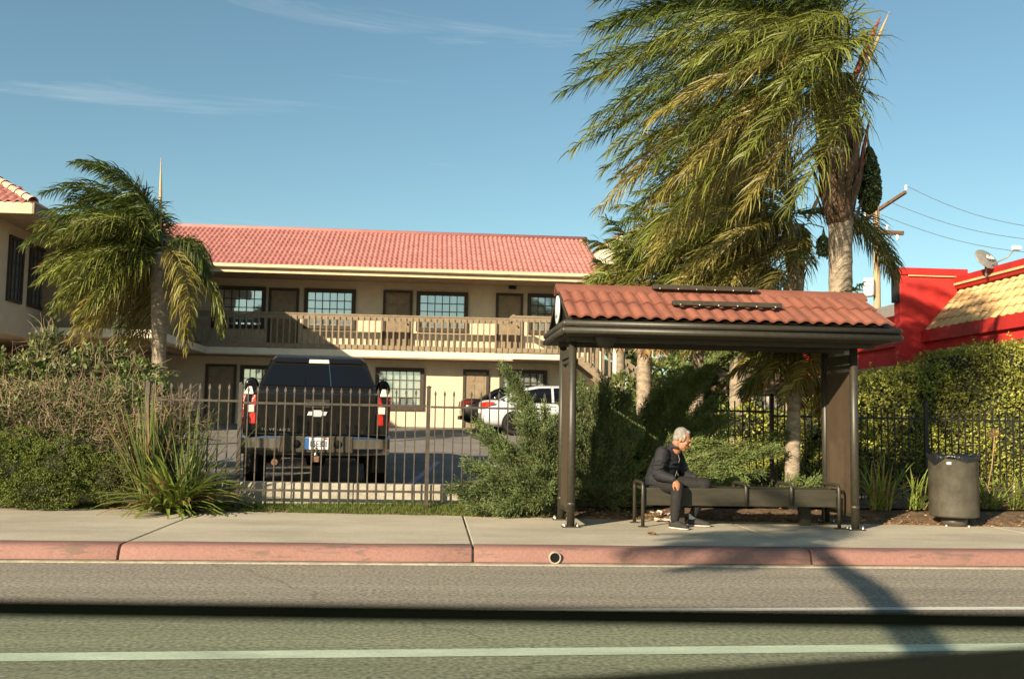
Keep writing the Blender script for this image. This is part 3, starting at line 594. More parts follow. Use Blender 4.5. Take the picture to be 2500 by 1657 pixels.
# ================================================================== IRON FENCES
def picket_mesh(h,mat,tip=True,w=.0078):
    m=MB(); m.box(-w,w,-w,w,0,h-.075)
    if tip:
        z=h-.075; m.add([(-w*1.5,-w*1.5,z),(w*1.5,-w*1.5,z),(w*1.5,w*1.5,z),(-w*1.5,w*1.5,z),(-w*2,-w,z+.03),(w*2,-w,z+.03),(w*2,w,z+.03),(-w*2,w,z+.03),(0,0,h)],[(3,2,1,0),(0,1,5,4),(1,2,6,5),(2,3,7,6),(3,0,4,7),(4,5,8),(5,6,8),(6,7,8),(7,4,8)])
    me=m.mesh('picket'); me.materials.append(MAT(mat)); return me
def fence(root,Y,secs,postpx,mat,sp,tipped=True,railoff=.13,zb=.27):
    """secs: (x0,x1,ztip)"""
    L0=Vector(root.location)
    for (x0,x1,zt) in secs:
        me=picket_mesh(zt-zb-.02,mat,tipped); x=x0+sp*.5
        while x<x1-sp*.3:
            inst('picket',me,root,(x-L0.x+rv(-.003,.003),Y-L0.y,zb+.02-L0.z),(rv(-.006,.006),rv(-.006,.006),0)); x+=sp
        for z in (zt-railoff-.09,zb+.15):
            MB().box(x0-L0.x,x1-L0.x,Y-.016-L0.y,Y+.016-L0.y,z-.014-L0.z,z+.014-L0.z).build('rail',mat,root)
    for (x,zt) in postpx:
        m=MB().box(x-.026-L0.x,x+.026-L0.x,Y-.026-L0.y,Y+.026-L0.y,zb-.1-L0.z,zt-L0.z); m.lathe([(.034,0),(.034,.012),(.0,.03)],(x-L0.x,Y-L0.y,zt-L0.z),'z',10); m.build('post',mat,root)
YF1=13.05
f1=thing('iron_fence','brown iron picket fence with spear tips in front of the pickup','fence',(-1.5,YF1,.25))
def fx(px,Y): return at(px,1000,Y).x
pa,pb,pc=fx(587,YF1),fx(1046,YF1),fx(1345,YF1)
zA,zB,zC=at(500,935,YF1).z,at(800,945,YF1).z,at(1150,954,YF1).z
fence(f1,YF1,[(-3.62,pa-.03,zA),(pa+.03,pb-.03,zB),(pb+.03,pc,zC)],[(pa,zA),(pb,zB+.02),(-3.62,zA)],'iron',.119)
YF2=14.0
f2=thing('iron_fence','black iron picket fence on the right below the ivy bank','fence',(6.5,YF2,.3))
qa,qb,qc,qd=fx(1700,YF2),fx(1884,YF2),fx(2260,YF2),fx(2640,YF2)
fence(f2,YF2,[(qa,qb-.03,at(1820,966,YF2).z),(qb+.03,qc-.03,at(2050,981,YF2).z),(qc+.03,qd,at(2400,989,YF2).z)],[(qb,at(1884,964,YF2).z),(qc,at(2260,981,YF2).z)],'iron_black',.103,tipped=False,zb=.3)
# ================================================================== PICKUP TRUCK (local: +y forward, +x its right)
tk=thing('pickup_truck','black pickup truck parked tail towards the street behind the fence','pickup truck',(at(772,1100,13.9).x,13.85,lotz(13.9)),R(6.4))
tk.rotation_euler=(R(2.0),0,R(6.4))
def sec(y,pts): return [(x,y,z) for x,z in pts]+[(-x,y,z) for x,z in reversed(pts)]
b=MB(); lowr=[(.80,.50),(.96,.52),(.995,.75),(1.0,1.0),(.985,1.22),(.95,1.30)]
b.loft([sec(.06,[(x*.985,z) for x,z in lowr]),sec(.2,lowr),sec(2.1,lowr),sec(2.12,lowr),sec(4.2,lowr),sec(4.6,[(x,min(z,1.22)) for x,z in lowr]),sec(5.45,[(x*.97,min(z,1.14)) for x,z in lowr]),sec(5.75,[(x*.86,min(z,1.02)) for x,z in lowr])],sm=False)
b.build('body','black_paint',tk,bevel=.03,seg=3)
cb=MB(); cb.loft([sec(2.16,[(.925,1.28),(.925,1.32),(.92,1.33)]),sec(2.2,[(.925,1.28),(.91,1.36),(.90,1.37)]),sec(2.46,[(.925,1.28),(.725,1.80),(.69,1.825)]),sec(2.62,[(.925,1.28),(.71,1.845),(.66,1.875)]),sec(3.3,[(.925,1.28),(.71,1.865),(.66,1.895)]),sec(3.75,[(.925,1.28),(.71,1.83),(.66,1.86)]),sec(4.55,[(.90,1.2),(.88,1.22),(.86,1.23)])],sm=False)
cb.build('cab','black_paint',tk,bevel=.025,seg=2)
def rgl(u0,u1,v0,v1,d):   # quad on the sloping rear glass
    def P(u,v): 
        z=1.385+v*(1.79-1.385); w=.865+(.675-.865)*v; y=2.205+v*(2.455-2.205); return Vector((u*w,y-d,z))
    return [P(u0,v0),P(u1,v0),P(u1,v1),P(u0,v1)]
for (u0,u1) in ((-1,-.245),(-.225,.225),(.245,1)):
    MB().prism(rgl(u0,u1,.02,.93,.012),(0,.01,0)).build('rear_window','dark_glass',tk)
MB().prism(rgl(.226,.244,.02,.93,.018),(0,.01,0)).build('window_rib','chrome',tk)
o=MB().prism(rgl(-.235,.235,.93,1.07,.03),(0,.03,0)).build('brake_lamp','clear_lens',tk)
o=MB().prism(rgl(-1.0,-.24,.94,1.12,.04),(0,.05,0)).build('roof_spoiler','black_paint',tk); MB().prism(rgl(.24,1.0,.94,1.12,.04),(0,.05,0)).build('roof_spoiler','black_paint',tk)
for s_ in (-1,1):
    MB().prism([(s_*.915,2.45,1.38),(s_*.915,3.6,1.38),(s_*.75,3.45,1.80),(s_*.75,2.62,1.80)],(s_*.008,0,.004)).build('side_window','dark_glass',tk)
    mi=MB(); mi.lathe([(.0,-.06),(.1,-.055),(.13,-.03),(.13,.03),(.1,.06),(0,.06)],(0,0,0),'y',16); q=mi.build('wing_mirror','black_paint',tk); q.location=(s_*1.12,3.75,1.36); q.scale=(.95,1,1.2)
    MB().lathe([(.0,-.066),(.1,-.066)],(0,0,0),'y',16).build('mirror_glass','dark_glass',q)
    MB().bar((s_*.92,3.75,1.30),(s_*1.05,3.75,1.32),.06,.05).build('mirror_arm','black_plastic',q if False else tk)
    # tail lamp
    tl_=MB().loft([[(s_*.815,y,z0),(s_*1.0,y+.03,z0),(s_*1.006,y+.06,z1),(s_*.815,y,z1)] for (y,z0,z1) in ((.045,.87,1.27),(.16,.87,1.27))],sm=False).build('tail_lamp','red_lens',tk,bevel=.015)
    MB().prism([(s_*.835,.030,1.03),(s_*.93,.030,1.03),(s_*.93,.030,1.13),(s_*.835,.030,1.13)],(0,.02,0)).build('reverse_lens','clear_lens',tl_,bevel=.01)
    MB().prism([(s_*.85,.035,1.275),(s_*.985,.05,1.275),(s_*.93,.09,1.38),(s_*.88,.08,1.38)],(0,.05,0)).build('clear_lens','clear_lens',tl_,bevel=.01)
tg=MB().box(-.80,.80,.025,.058,.745,1.30).build('tailgate','black_paint',tk,bevel=.018,seg=3)
MB().box(-.79,.79,.018,.024,1.20,1.27).build('tailgate_ridge','black_paint',tg,bevel=.006)
MB().box(-.17,.17,.005,.024,1.10,1.22).build('handle_bezel','black_plastic',tg,bevel=.02); MB().box(-.11,.11,-.008,.004,1.13,1.19).build('handle','bronze_matt',tg,bevel=.01)
h=.045
MB().prism([(-.132,.018,1.0),(-.055,.018,1.0),(-.055,.018,.985),(.06,.018,.985),(.06,.018,1.0),(.118,.018,1.0),(.14,.018,1.055),(.06,.018,1.055),(.06,.018,1.075),(-.05,.018,1.075),(-.05,.018,1.055),(-.11,.018,1.055)],(0,-.012,0)).build('emblem','silver_paint',tg,bevel=.004)
text('S I L V E R A D O',.052,'grey_metal',tg,(-.545,.02,.80),(R(90),0,0),sx=.98); text('Z',.05,'chrome',tg,(.62,.02,.78),(R(90),0,0))
bp=MB(); bp.loft([[(x,-.10+.10*abs(x)**3,.735),(x,.06,.745),(x,.06,.47),(x,-.07+.10*abs(x)**3,.47),(x,-.12+.10*abs(x)**3,.56),(x,-.125+.10*abs(x)**3,.69)] for x in (-1.0,-.9,-.6,-.42,0,.42,.6,.9,1.0)],sm=False)
bp=bp.build('bumper','chrome',tk,bevel=.015); MB().box(-.50,.50,-.135,-.09,.50,.728).build('step_pad','bronze_matt',bp,bevel=.02); MB().box(-.96,.96,-.09,.055,.746,.755).build('bumper_top','black_plastic',bp)
for x in (-.26,.29): MB().lathe([(0,-.142),(.055,-.142),(.06,-.13)],(x,0,.62),'y',16).build('bumper_hole','door_black',bp)
pl=MB().box(-.155,.165,-.150,-.142,.55,.71).build('licence_plate','plate_white',bp,bevel=.004); MB().box(-.152,-.095,-.153,-.1505,.553,.707).build('plate_band','plate_blue',pl); text('L5E301',.115,'text_dark',pl,(.035,-.152,.622),(R(90),0,0),sx=.68); MB().box(.11,.15,-.153,-.1505,.685,.705).build('plate_tag','red_lens',pl)
MB().box(-.05,.05,-.16,.3,.38,.46).build('hitch','rust',tk,bevel=.01); MB().lathe([(0,.0),(.03,.0),(.03,.03),(.02,.04),(.02,.07),(.034,.09),(.034,.12),(0,.14)],(0.0,-.13,.455),'z',12).build('hitch_ball','chrome',tk)
MB().tube([(-.85,1.15,.39),(-.15,1.15,.39),(-.12,1.15,.39),(.12,1.15,.39),(.15,1.15,.39),(.85,1.15,.39)],[.05,.05,.16,.16,.05,.05],12).build('rear_axle','black_plastic',tk); MB().box(-.75,.75,.1,4.8,.44,.56).build('chassis','black_plastic',tk)
MB().tube([(-.55,.05,.36),(-.5,1.2,.40)],.045,10).build('exhaust','rust',tk)
def wheel(par,c,r,wd,sgn,name='wheel',spokes=5):
    o=MB().lathe([(r*.62,-wd/2),(r*.93,-wd/2),(r,-wd*.38),(r,wd*.38),(r*.93,wd/2),(r*.62,wd/2),(r*.62,-wd/2)],(0,0,0),'x',28).build(name,'tyre',par); o.location=c
    d=sgn*wd*.40
    MB().lathe([(r*.52,d-sgn*.03),(r*.63,d+sgn*.012),(r*.64,-d)],(0,0,0),'x',28).build('rim','rim',o); m=MB(); m.lathe([(0,d),(.06,d),(.07,d-sgn*.05)],(0,0,0),'x',14)
    for k in range(spokes):
        a=2*math.pi*k/spokes+.3; m.bar((d-sgn*.02,.03*math.cos(a),.03*math.sin(a)),(d-sgn*.015,r*.6*math.cos(a),r*.6*math.sin(a)),r*.20,.035,up=(1,0,0))
    m.build('spoke_set','rim',o); MB().lathe([(0,d-sgn*.07),(r*.6,d-sgn*.07)],(0,0,0),'x',24).build('brake_disc','black_plastic',o); return o
for s_ in (-1,1):
    for y in (1.15,4.65): wheel(tk,(s_*.855,y,.39),.39,.27,s_)
    for y in (1.15,4.65): MB().lathe([(0,s_*1.003),(.46,s_*1.003),(.47,s_*.9)],(0,y,.42),'x',28).build('wheel_arch','door_black',tk)
    MB().box(s_*.80 if s_>0 else -.97,s_*.97 if s_>0 else -.80,.62,.64,.18,.55).build('mud_flap','black_plastic',tk)
# ================================================================== SEDANS (local: +x forward, rear at x=0)
def sedan(label,paint,loc,rotz,group):
    t=thing('parked_car',label,'car',loc,rotz,group)
    def s2(x,w,zb,zs,zd): return [(x,y,z) for y,z in ((w*.84,zb),(w*.97,zb+.10),(w,zb+.30),(w*.985,zs),(w*.90,zd-.03),(w*.72,zd),(0,zd+.015))]+[(x,-y,z) for y,z in reversed(((w*.84,zb),(w*.97,zb+.10),(w,zb+.30),(w*.985,zs),(w*.90,zd-.03),(w*.72,zd)))]
    st_=[(0,.66,.42,.72,.93),(.05,.78,.30,.78,.98),(.25,.86,.22,.84,1.02),(.7,.905,.19,.88,1.01),(1.5,.92,.18,.88,.97),(2.6,.92,.18,.86,.95),(3.3,.91,.18,.82,.93),(4.0,.88,.19,.74,.83),(4.5,.80,.22,.62,.70),(4.68,.62,.30,.52,.58)]
    b=MB().loft([s2(*q) for q in st_]); b.build('body',paint,t,sub=1)
    def s3(x,wb,wt,zb,zt): return [(x,y,z) for y,z in ((wb,zb),(wt+.03,zt-.06),(wt-.06,zt),(0,zt+.02),(-wt+.06,zt),(-wt-.03,zt-.06),(-wb,zb))]
    g=MB().loft([s3(.62,.80,.76,.96,1.02),s3(1.25,.83,.62,.95,1.33),s3(1.7,.84,.60,.94,1.43),s3(2.4,.84,.60,.93,1.45),s3(2.8,.84,.62,.92,1.38),s3(3.65,.82,.78,.88,.95)]); g.build('greenhouse','dark_glass',t)
    MB().loft([[(x,y,z) for y,z in ((w,zz),(w-.06,zz+.065),(0,zz+.09),(-w+.06,zz+.065),(-w,zz))] for x,w,zz in ((1.22,.65,1.28),(1.7,.645,1.375),(2.4,.645,1.395),(2.78,.65,1.33))],closed=False).build('roof',paint,t)
    for s_ in (-1,1):
        MB().bar((.68,s_*.81,1.0),(1.26,s_*.665,1.33),.10,.05,up=(0,s_,.3)).build('pillar',paint,t); MB().bar((2.1,s_*.865,.95),(2.1,s_*.66,1.40),.07,.04,up=(0,s_,.3)).build('pillar',paint,t); MB().bar((3.55,s_*.83,.93),(2.78,s_*.66,1.36),.07,.05,up=(0,s_,.3)).build('pillar',paint,t)
        MB().loft([[(x,s_*(y),z0),(x+.01,s_*(y+.02),z1)] for x,y,z0,z1 in ((-.012,.56,.76,.90),(.02,.72,.74,.93),(.14,.83,.80,.95),(.36,.90,.88,.94))],closed=False).build('tail_lamp','red_lens' if paint!='black_paint' else 'red_lens_shaded',t)
        for x in (.95,3.72):
            MB().lathe([(0,s_*.915),(.355,s_*.915),(.37,s_*.80)],(x,0,.335),'y',28).build('wheel_arch','door_black',t)
            w_=wheel(t,(x,s_*.815,.325),.325,.22,1,spokes=5); w_.rotation_euler=(0,0,R(90)*(s_))
        MB().bar((2.0,s_*.91,.84),(2.16,s_*.91,.84),.03,.02).build('door_handle',paint,t)
        mo_=MB().box(2.95,3.05,s_*.86 if s_>0 else -1.02,1.02 if s_>0 else -.86,.93,1.05).build('wing_mirror',paint,t,bevel=.03)
    MB().box(-.035,.03,-.62,.62,.34,.46).build('bumper_insert','black_plastic',t,bevel=.01); MB().box(-.02,.02,-.24,.24,.62,.75).build('licence_plate','plate_white',t)
    return t
cx=at(1247,1030,30).x
sedan('silver white sedan parked along the motel wall facing right','silver_paint',(cx-.95,30.0,lotz(30)),R(2),'cars parked by the motel')
sedan('black sedan half hidden just beyond the silver white sedan','black_paint',(at(1122,1030,32).x,32.0,lotz(32)),R(2),'cars parked by the motel')
# ================================================================== CAR DOOR THE PICTURE IS TAKEN THROUGH
zE=at(0,1468,.55).z; eL=at(0,1468,.55); eR=atZ(2500,1500,zE); ed=(eR-eL).normalized(); mid=(eL+eR)/2
cdr=thing('car_door','open topped car door in front of the camera with half lowered green window','car door',(mid.x,mid.y,.35),math.atan2(ed.y,ed.x))
hz=zE-.35
MB().prism([(-.95,0,hz-.40),(.95,0,hz-.40),(.95,0,hz-.006),(-.95,0,hz-.006)],(0,.005,0)).build('window_glass','car_glass',cdr)
MB().box(-.95,.95,-.001,.0065,hz-.0078,hz+.0).build('glass_edge','glass_edge',cdr)
sL=at(1560,1640,.555); sR=at(2500,1566,.555)
def loc2(p): 
    d=p-Vector((mid.x,mid.y,.35)); return d.dot(ed),d.z
(u0,v0),(u1,v1)=loc2(sL),loc2(sR); slp=(v1-v0)/(u1-u0)
def vz(u): return v0+slp*(u-u0)
MB().prism([(-1.0,.015,vz(-1.0)),(1.0,.015,vz(1.0)),(1.0,.015,-.05),(-1.0,.015,-.05)],(0,.012,0)).build('door_panel','door_black',cdr,bevel=.012)
MB().prism([(-1.0,-.09,vz(-1)-.04),(1.0,-.09,vz(1.0)-.04),(1.0,-.09,.02),(-1.0,-.09,.02)],(0,.08,0)).build('door_trim','door_black',cdr,bevel=.012)
# ================================================================== SEATED MAN
pn=thing('person','grey haired person in black jacket and dark trousers sitting on the bench looking right','person',at(1640,1285,11.65))
def remesh(m,name,mat,parent,vox,smooth=4,dec=None):
    o=m.build(name,mat,None,fixn=True); q=o.modifiers.new('r','REMESH'); q.mode='VOXEL'; q.voxel_size=vox
    q=o.modifiers.new('s','SMOOTH'); q.iterations=smooth; q.factor=.5
    dg=bpy.context.evaluated_depsgraph_get(); me=bpy.data.meshes.new_from_object(o.evaluated_get(dg)); old=o.data; o.modifiers.clear(); o.data=me; bpy.data.meshes.remove(old)
    me.polygons.foreach_set('use_smooth',[True]*len(me.polygons)); o.parent=parent; o.location=-WORLDLOC[parent.name]; return o
def ell(m,c,ax,ay,az,n=14,h=8):
    c=Vector(c); secs=[]
    for i in range(h+1):
        t=math.pi*i/h; t=max(.06,min(math.pi-.06,t)); secs.append([c+az*(-math.cos(t))+ax*(math.sin(t)*math.cos(2*math.pi*k/n))+ay*(math.sin(t)*math.sin(2*math.pi*k/n)) for k in range(n)])
    m.loft(secs)
def limb(m,a,b,ra,rb,n=12,bul=0):
    a,b=Vector(a),Vector(b); m.tube([a,a.lerp(b,.33),a.lerp(b,.66),b],[ra,ra*.67+rb*.33+bul,ra*.33+rb*.67+bul*.6,rb],n)
    for p,r in ((a,ra),(b,rb)): ell(m,p,Vector((r,0,0)),Vector((0,r,0)),Vector((0,0,r)),10,6)
fc=Vector((.80,-.60,0)); sd_=Vector((-.60,-.80,0)); UP=Vector((0,0,1))     # chest direction, his right side
hipc=at(1612,1176,11.86); chest=at(1632,1120,11.86); neck=at(1650,1094,11.81)
rsh=chest+sd_*.185+UP*.085; lsh=chest-sd_*.185+UP*.085
relb=at(1606,1158,11.62); rwr=at(1646,1170,11.46); lelb=at(1672,1158,11.95); lwr=at(1697,1166,11.80)
rhip=hipc+sd_*.09; lhip=hipc-sd_*.09
rkn=at(1654,1188,11.50); rank=at(1647,1271,11.44); lkn=at(1722,1182,11.72); lank=at(1694,1257,11.74)
hd_=at(1665,1071,11.74)
# body: head, neck, slim trunk, arms with hands, legs, one surface
b=MB()
f_=Vector((.90,-.22,-.42)).normalized(); s_h=f_.cross(UP).normalized(); u_=s_h.cross(f_).normalized()
def H(f,s,u): return hd_+f_*f+s_h*s+u_*u
ell(b,H(-.012,0,.03),s_h*.074,f_*.098,u_*.098); ell(b,H(.035,0,-.055),s_h*.056,f_*.062,u_*.075); ell(b,H(.045,0,.0),s_h*.060,f_*.055,u_*.075)
ell(b,H(.095,0,.022),s_h*.045,f_*.014,u_*.013); ell(b,H(.072,0,-.108),s_h*.028,f_*.022,u_*.020)
b.loft([[H(.088,-.008,.018),H(.088,.008,.018),H(.102,.006,.02),H(.102,-.006,.02)],[H(.095,-.013,-.012),H(.095,.013,-.012),H(.122,.009,-.010),H(.122,-.009,-.010)],[H(.085,-.019,-.038),H(.085,.019,-.038),H(.132,.011,-.030),H(.132,-.011,-.030)],[H(.085,-.014,-.046),H(.085,.014,-.046),H(.112,.009,-.046),H(.112,-.009,-.046)]])
ell(b,H(.094,0,-.064),s_h*.027,f_*.013,u_*.008); ell(b,H(.090,0,-.082),s_h*.025,f_*.013,u_*.008)
for sg in (-1,1):
    ell(b,H(-.012,sg*.078,-.008),s_h*.010,f_*.022,u_*.036); ell(b,H(.062,sg*.042,-.028),s_h*.020,f_*.026,u_*.020)
limb(b,H(-.035,0,-.06),neck+UP*-.02,.058,.066); limb(b,neck,chest,.052,.075); limb(b,chest,hipc,.09,.09)
for p in ((rsh,relb,rwr),(lsh,lelb,lwr)): limb(b,p[0],p[1],.05,.042); limb(b,p[1],p[2],.040,.028)
for p in ((rhip,rkn,rank),(lhip,lkn,lank)): limb(b,p[0],p[1],.075,.055); limb(b,p[1],p[2],.05,.036)
def hand(wr,df,dn,th):
    """df: finger direction, dn: back of hand normal, th: side of the thumb"""
    df=df.normalized(); sx=df.cross(dn).normalized(); dn=sx.cross(df).normalized()
    c=wr+df*.055; ell(b,c,sx*.040,dn*.017,df*.055); 
    for i,(o_,l) in enumerate(((-.030,.066),(-.010,.078),(.010,.074),(.029,.058))):
        p=wr+df*.095+sx*o_; q=p+df*l*.5-dn*.012; r_=q+df*l*.38-dn*.036
        b.tube([p-df*.02,p,q,r_],[.0105,.0105,.0095,.008],8); ell(b,r_,sx*.008,dn*.008,df*.008,8,5)
    p=wr+df*.035+sx*th*.034; q=p+df*.035+sx*th*.022-dn*.012; r_=q+df*.035-dn*.014
    b.tube([p,q,r_],[.013,.011,.009],8); ell(b,r_,sx*.009,dn*.009,df*.009,8,5)
hand(rwr,Vector((.45,-.25,-.80)),Vector((.25,-.85,.30)),1); hand(lwr,Vector((.8,-.45,-.25)),Vector((.2,0,.95)),-1)
remesh(b,'body','skin',pn,.0065,3)
# hair: cap behind the forehead line, plus brows
h=MB(); ell(h,H(-.030,0,.045),s_h*.080,f_*.092,u_*.090); ell(h,H(-.055,0,-.010),s_h*.074,f_*.055,u_*.062)
ell(h,H(.022,.0,.098),s_h*.05,f_*.045,u_*.028)
for sg in (-1,1): ell(h,H(.018,sg*.070,.015),s_h*.012,f_*.022,u_*.045)
ho=remesh(h,'hair','hair',pn,.006,2)
e=MB()
for sg in (-1,1): ell(e,H(.100,sg*.030,.028),s_h*.020,f_*.007,u_*.006)
remesh(e,'eyebrows','hair',pn,.003,1)
e=MB()
for sg in (-1,1): ell(e,H(.087,sg*.031,.003),s_h*.012,f_*.008,u_*.006)
remesh(e,'eyes','text_dark',pn,.003,0)
# jacket
j=MB(); bk=-fc
secs=[]
for (p,w,d,dz) in ((hipc+UP*-.035,.20,.175,0),(hipc+UP*.04,.212,.180,0),(hipc.lerp(chest,.5)+bk*.02,.215,.178,0),(chest+bk*.025,.21,.162,0),(chest+UP*.07+bk*.005,.175,.118,0),(chest+UP*.125,.12,.090,0),(neck+UP*.03-fc*.012,.078,.078,0)):
    secs.append([p+sd_*(w*math.cos(2*math.pi*k/20))+fc*(d*math.sin(2*math.pi*k/20)) for k in range(20)])
j.loft(secs)
limb(j,rsh-UP*.01,relb,.085,.068,bul=.008); limb(j,relb,rwr+(relb-rwr)*.08,.066,.048,bul=.006); limb(j,lsh-UP*.01,lelb,.085,.068,bul=.008); limb(j,lelb,lwr+(lelb-lwr)*.08,.066,.048)
# folds round the elbow and waist
for k in range(7):
    t=.15+.12*k; p=rsh.lerp(relb,t); a0=rv(0,6); ring=[p+Vector((math.cos(a)*.088,math.sin(a)*.088,.03*math.sin(a+a0))) for a in [2*math.pi*i/10*.55+a0 for i in range(10)]]; j.tube(ring,.010,6)
for k in range(5):
    p=hipc.lerp(chest,.1+.16*k)+bk*.005; a0=rv(0,6); ring=[p+sd_*(.212*math.cos(a))+fc*(.174*math.sin(a))+UP*(.03*math.sin(2*a+a0)) for a in [i*.22+a0 for i in range(14)]]; j.tube(ring,.012,6)
remesh(j,'jacket','jacket',pn,.010,4)
c=MB(); ring=[neck+UP*(.018-.012*math.sin(a))+sd_*(.080*math.cos(a))+fc*(.078*math.sin(a)) for a in [2*math.pi*i/20 for i in range(21)]]
c.tube(ring,.022,8); ring=[p+UP*.028-fc*.004 for p in ring]; c.tube(ring,.016,8); remesh(c,'collar','jacket',pn,.008,3)
zp=[chest+fc*(.125)+UP*.06,chest+fc*.142,hipc.lerp(chest,.5)+fc*.162,hipc+fc*.184+UP*.05]; MB().tube(zp,.0028,6).build('zip','grey_metal',pn,local=False)
# trousers
t=MB(); ell(t,hipc-UP*.055,sd_*.19,fc*.155,UP*.105)
for (h0,k0,a0) in ((rhip,rkn,rank),(lhip,lkn,lank)):
    limb(t,h0-UP*.02,k0,.100,.076,bul=.004); limb(t,k0,a0+UP*.02,.074,.054,bul=.004)
    for q in range(5):
        p=k0.lerp(a0,.18+.16*q); z0=rv(0,6); t.tube([p+Vector((math.cos(a)*(.070-.004*q),math.sin(a)*(.070-.004*q),.02*math.sin(a+z0))) for a in [i*.35+z0 for i in range(9)]],.008,6)
remesh(t,'trousers','trousers',pn,.010,4)
def shoe(an,d,gz=.15):
    d=Vector(d).normalized(); s=d.cross(UP).normalized(); base=Vector((an.x,an.y,gz))
    for nm,mt in (('shoe','shoe'),('sole','sole')):
        secs=[]
        for (f,w,h) in ((-.075,.026,.055),(-.06,.036,.075),(-.01,.040,.088),(.06,.043,.075),(.12,.049,.058),(.17,.045,.045),(.198,.026,.034)):
            c0=base+d*f
            if nm=='sole': w2=w*1.08; secs.append([c0+s*w2+UP*.002,c0-s*w2+UP*.002,c0-s*w2+UP*.022,c0+s*w2+UP*.022])
            else: secs.append([c0+s*w+UP*.02,c0+s*w*1.03+UP*(.02+h*.4),c0+s*w*.6+UP*(.02+h*.9),c0+UP*(.02+h),c0-s*w*.6+UP*(.02+h*.9),c0-s*w*1.03+UP*(.02+h*.4),c0-s*w+UP*.02])
        o=MB().loft(secs,sm=True).build(nm,mt,pn if nm=='shoe' else so,local=(nm!='shoe'),sub=1)
        if nm=='shoe': so=o
    MB().tube([Vector((an.x,an.y,gz+.085))-d*.02,Vector((an.x,an.y,gz+.15))-d*.02],.040,12).build('sock','sock',pn,local=False)
shoe(rank,(.62,-.78,0)); shoe(lank,(.95,-.30,0))
# ================================================================== PALMS
def strip(m,p,d,L,w,bend,n=3,flat=None):
    d=d.normalized(); wv=d.cross(flat if flat is not None else Vector((rv(-1,1),rv(-1,1),rv(-.3,1)))); 
    if wv.length<1e-3: wv=Vector((1,0,0))
    wv.normalize(); k0=len(m.v); st=L/n
    for i in range(n):
        ww=w*(.55,1,.75,.5)[min(i,3)]*.5; m.v.append(tuple(p-wv*ww)); m.v.append(tuple(p+wv*ww)); p=p+d*st; d=(d+bend).normalized()
    m.v.append(tuple(p))
    for i in range(n-1): m.f.append((k0+2*i,k0+2*i+1,k0+2*i+3,k0+2*i+2))
    m.f.append((k0+2*n-2,k0+2*n-1,k0+2*n)); m.s+=[False]*n
def frond(p0,d0,L,wind,g,nl,ll,w=.024,bare=.14,N=14,curl=1.,rr=.02):
    m=MB(); d=Vector(d0).normalized(); p=Vector(p0); pts=[p.copy()]; tg=[d.copy()]; st=L/N
    for i in range(N):
        t=(i+1)/N; d=(d+(wind*(.25+t)*curl+Vector((0,0,-g*(.25+t))))*(2.2/N)).normalized(); p=p+d*st; pts.append(p.copy()); tg.append(d.copy())
    m.tube(pts,[rr*(1-.85*i/N) for i in range(N+1)],4,cap=False)
    wl=wind.length
    for k in range(nl):
        t=bare+(1-bare)*(k+rv(0,.8))/nl; f=min(t*N,N-.001); i=int(f); q=pts[i].lerp(pts[i+1],f-i); T=tg[i]
        S=T.cross(UP); S=S.normalized() if S.length>.05 else Vector((0,1,0)); U=S.cross(T)
        l=ll*max(.25,math.sin(math.pi*(.16+.80*t)))**.7*rv(.8,1.1)
        for s_ in (-1,1):
            dd=T*rv(.35,.65)+S*s_*rv(.5,.9)+U*rv(-.55,.4)+wind*rv(.08,.45)
            strip(m,q,dd,l,w*rv(.8,1.2),wind*rv(.05,.22)+Vector((0,0,-(.20+.42*g)*rv(.5,1.4))))
    return m
TONE=0
def pick(t):   # frond colour by age 0 young .. 1 old
    r=t+TONE+rv(-.25,.25); return 'frond_green' if r<.35 else 'frond_mid' if r<.70 else 'frond_yellow'
def palm(label,basep,crown,radii,nf,L,wind,group,azs=(0,360),els=(-35,80),nl=70,ll=.55,g=.42,w=.026,dry=0,seedv=1,trunkpts=None,dirs=None,spear=True,bend=1.):
    random.seed(seedv); basep=Vector(basep); crown=Vector(crown); t=thing('palm_tree',label,'palm tree',basep,0,group)
    pts=trunkpts or [basep.lerp(crown,k/12) for k in range(13)]; n=len(pts)
    rr=[]
    P=[];Q=[]
    for i in range(n-1):
        for k in range(4):
            u=k/4; a=(i+u)/(n-1); P.append(Vector(pts[i]).lerp(Vector(pts[i+1]),u)); r=radii[0]+(radii[-1]-radii[0])*a
            f=a*(len(radii)-1); q=min(int(f),len(radii)-2); r=radii[q]+(radii[q+1]-radii[q])*(f-q); Q.append(r*(1.03 if k==0 else 1.0 if k<3 else .975))
    P.append(Vector(pts[-1])); Q.append(radii[-1])
    MB().tube(P,Q,16).build('trunk','bark_palm',t,local=False)
    for k in range(nf):
        a=k/nf; az=R(azs[0]+(azs[1]-azs[0])*((k*.618034+rv(-.05,.05))%1)); el=R(els[1]+(els[0]-els[1])*a+rv(-8,8))
        d=Vector((math.cos(az)*math.cos(el),math.sin(az)*math.cos(el),math.sin(el)))
        m=frond(crown+d*.08+UP*(.25*(1-a)-.1),d,L*rv(.85,1.1)*(1-.12*a),wind*rv(.75,1.2),g*rv(.7,1.3)*(.6+.6*a),nl,ll,w,curl=bend); m.build('frond',pick(a),t,fixn=False,local=False)
    for k in range(dry):
        az=rv(0,6.28); d=Vector((math.cos(az)*.5,math.sin(az)*.5,-.6)); frond(crown+d*.15-UP*.2,d,L*rv(.5,.8),wind*.08,.9,int(nl*.7),ll*.8,w).build('dry_frond','frond_dry',t,fixn=False,local=False)
    if dirs:
        for (dv,ll_,wd,gg,mt) in dirs: frond(crown+Vector(dv)*.1,Vector(dv),ll_,Vector(wd),gg,nl,ll,w).build('frond',mt,t,fixn=False,local=False)
    return t
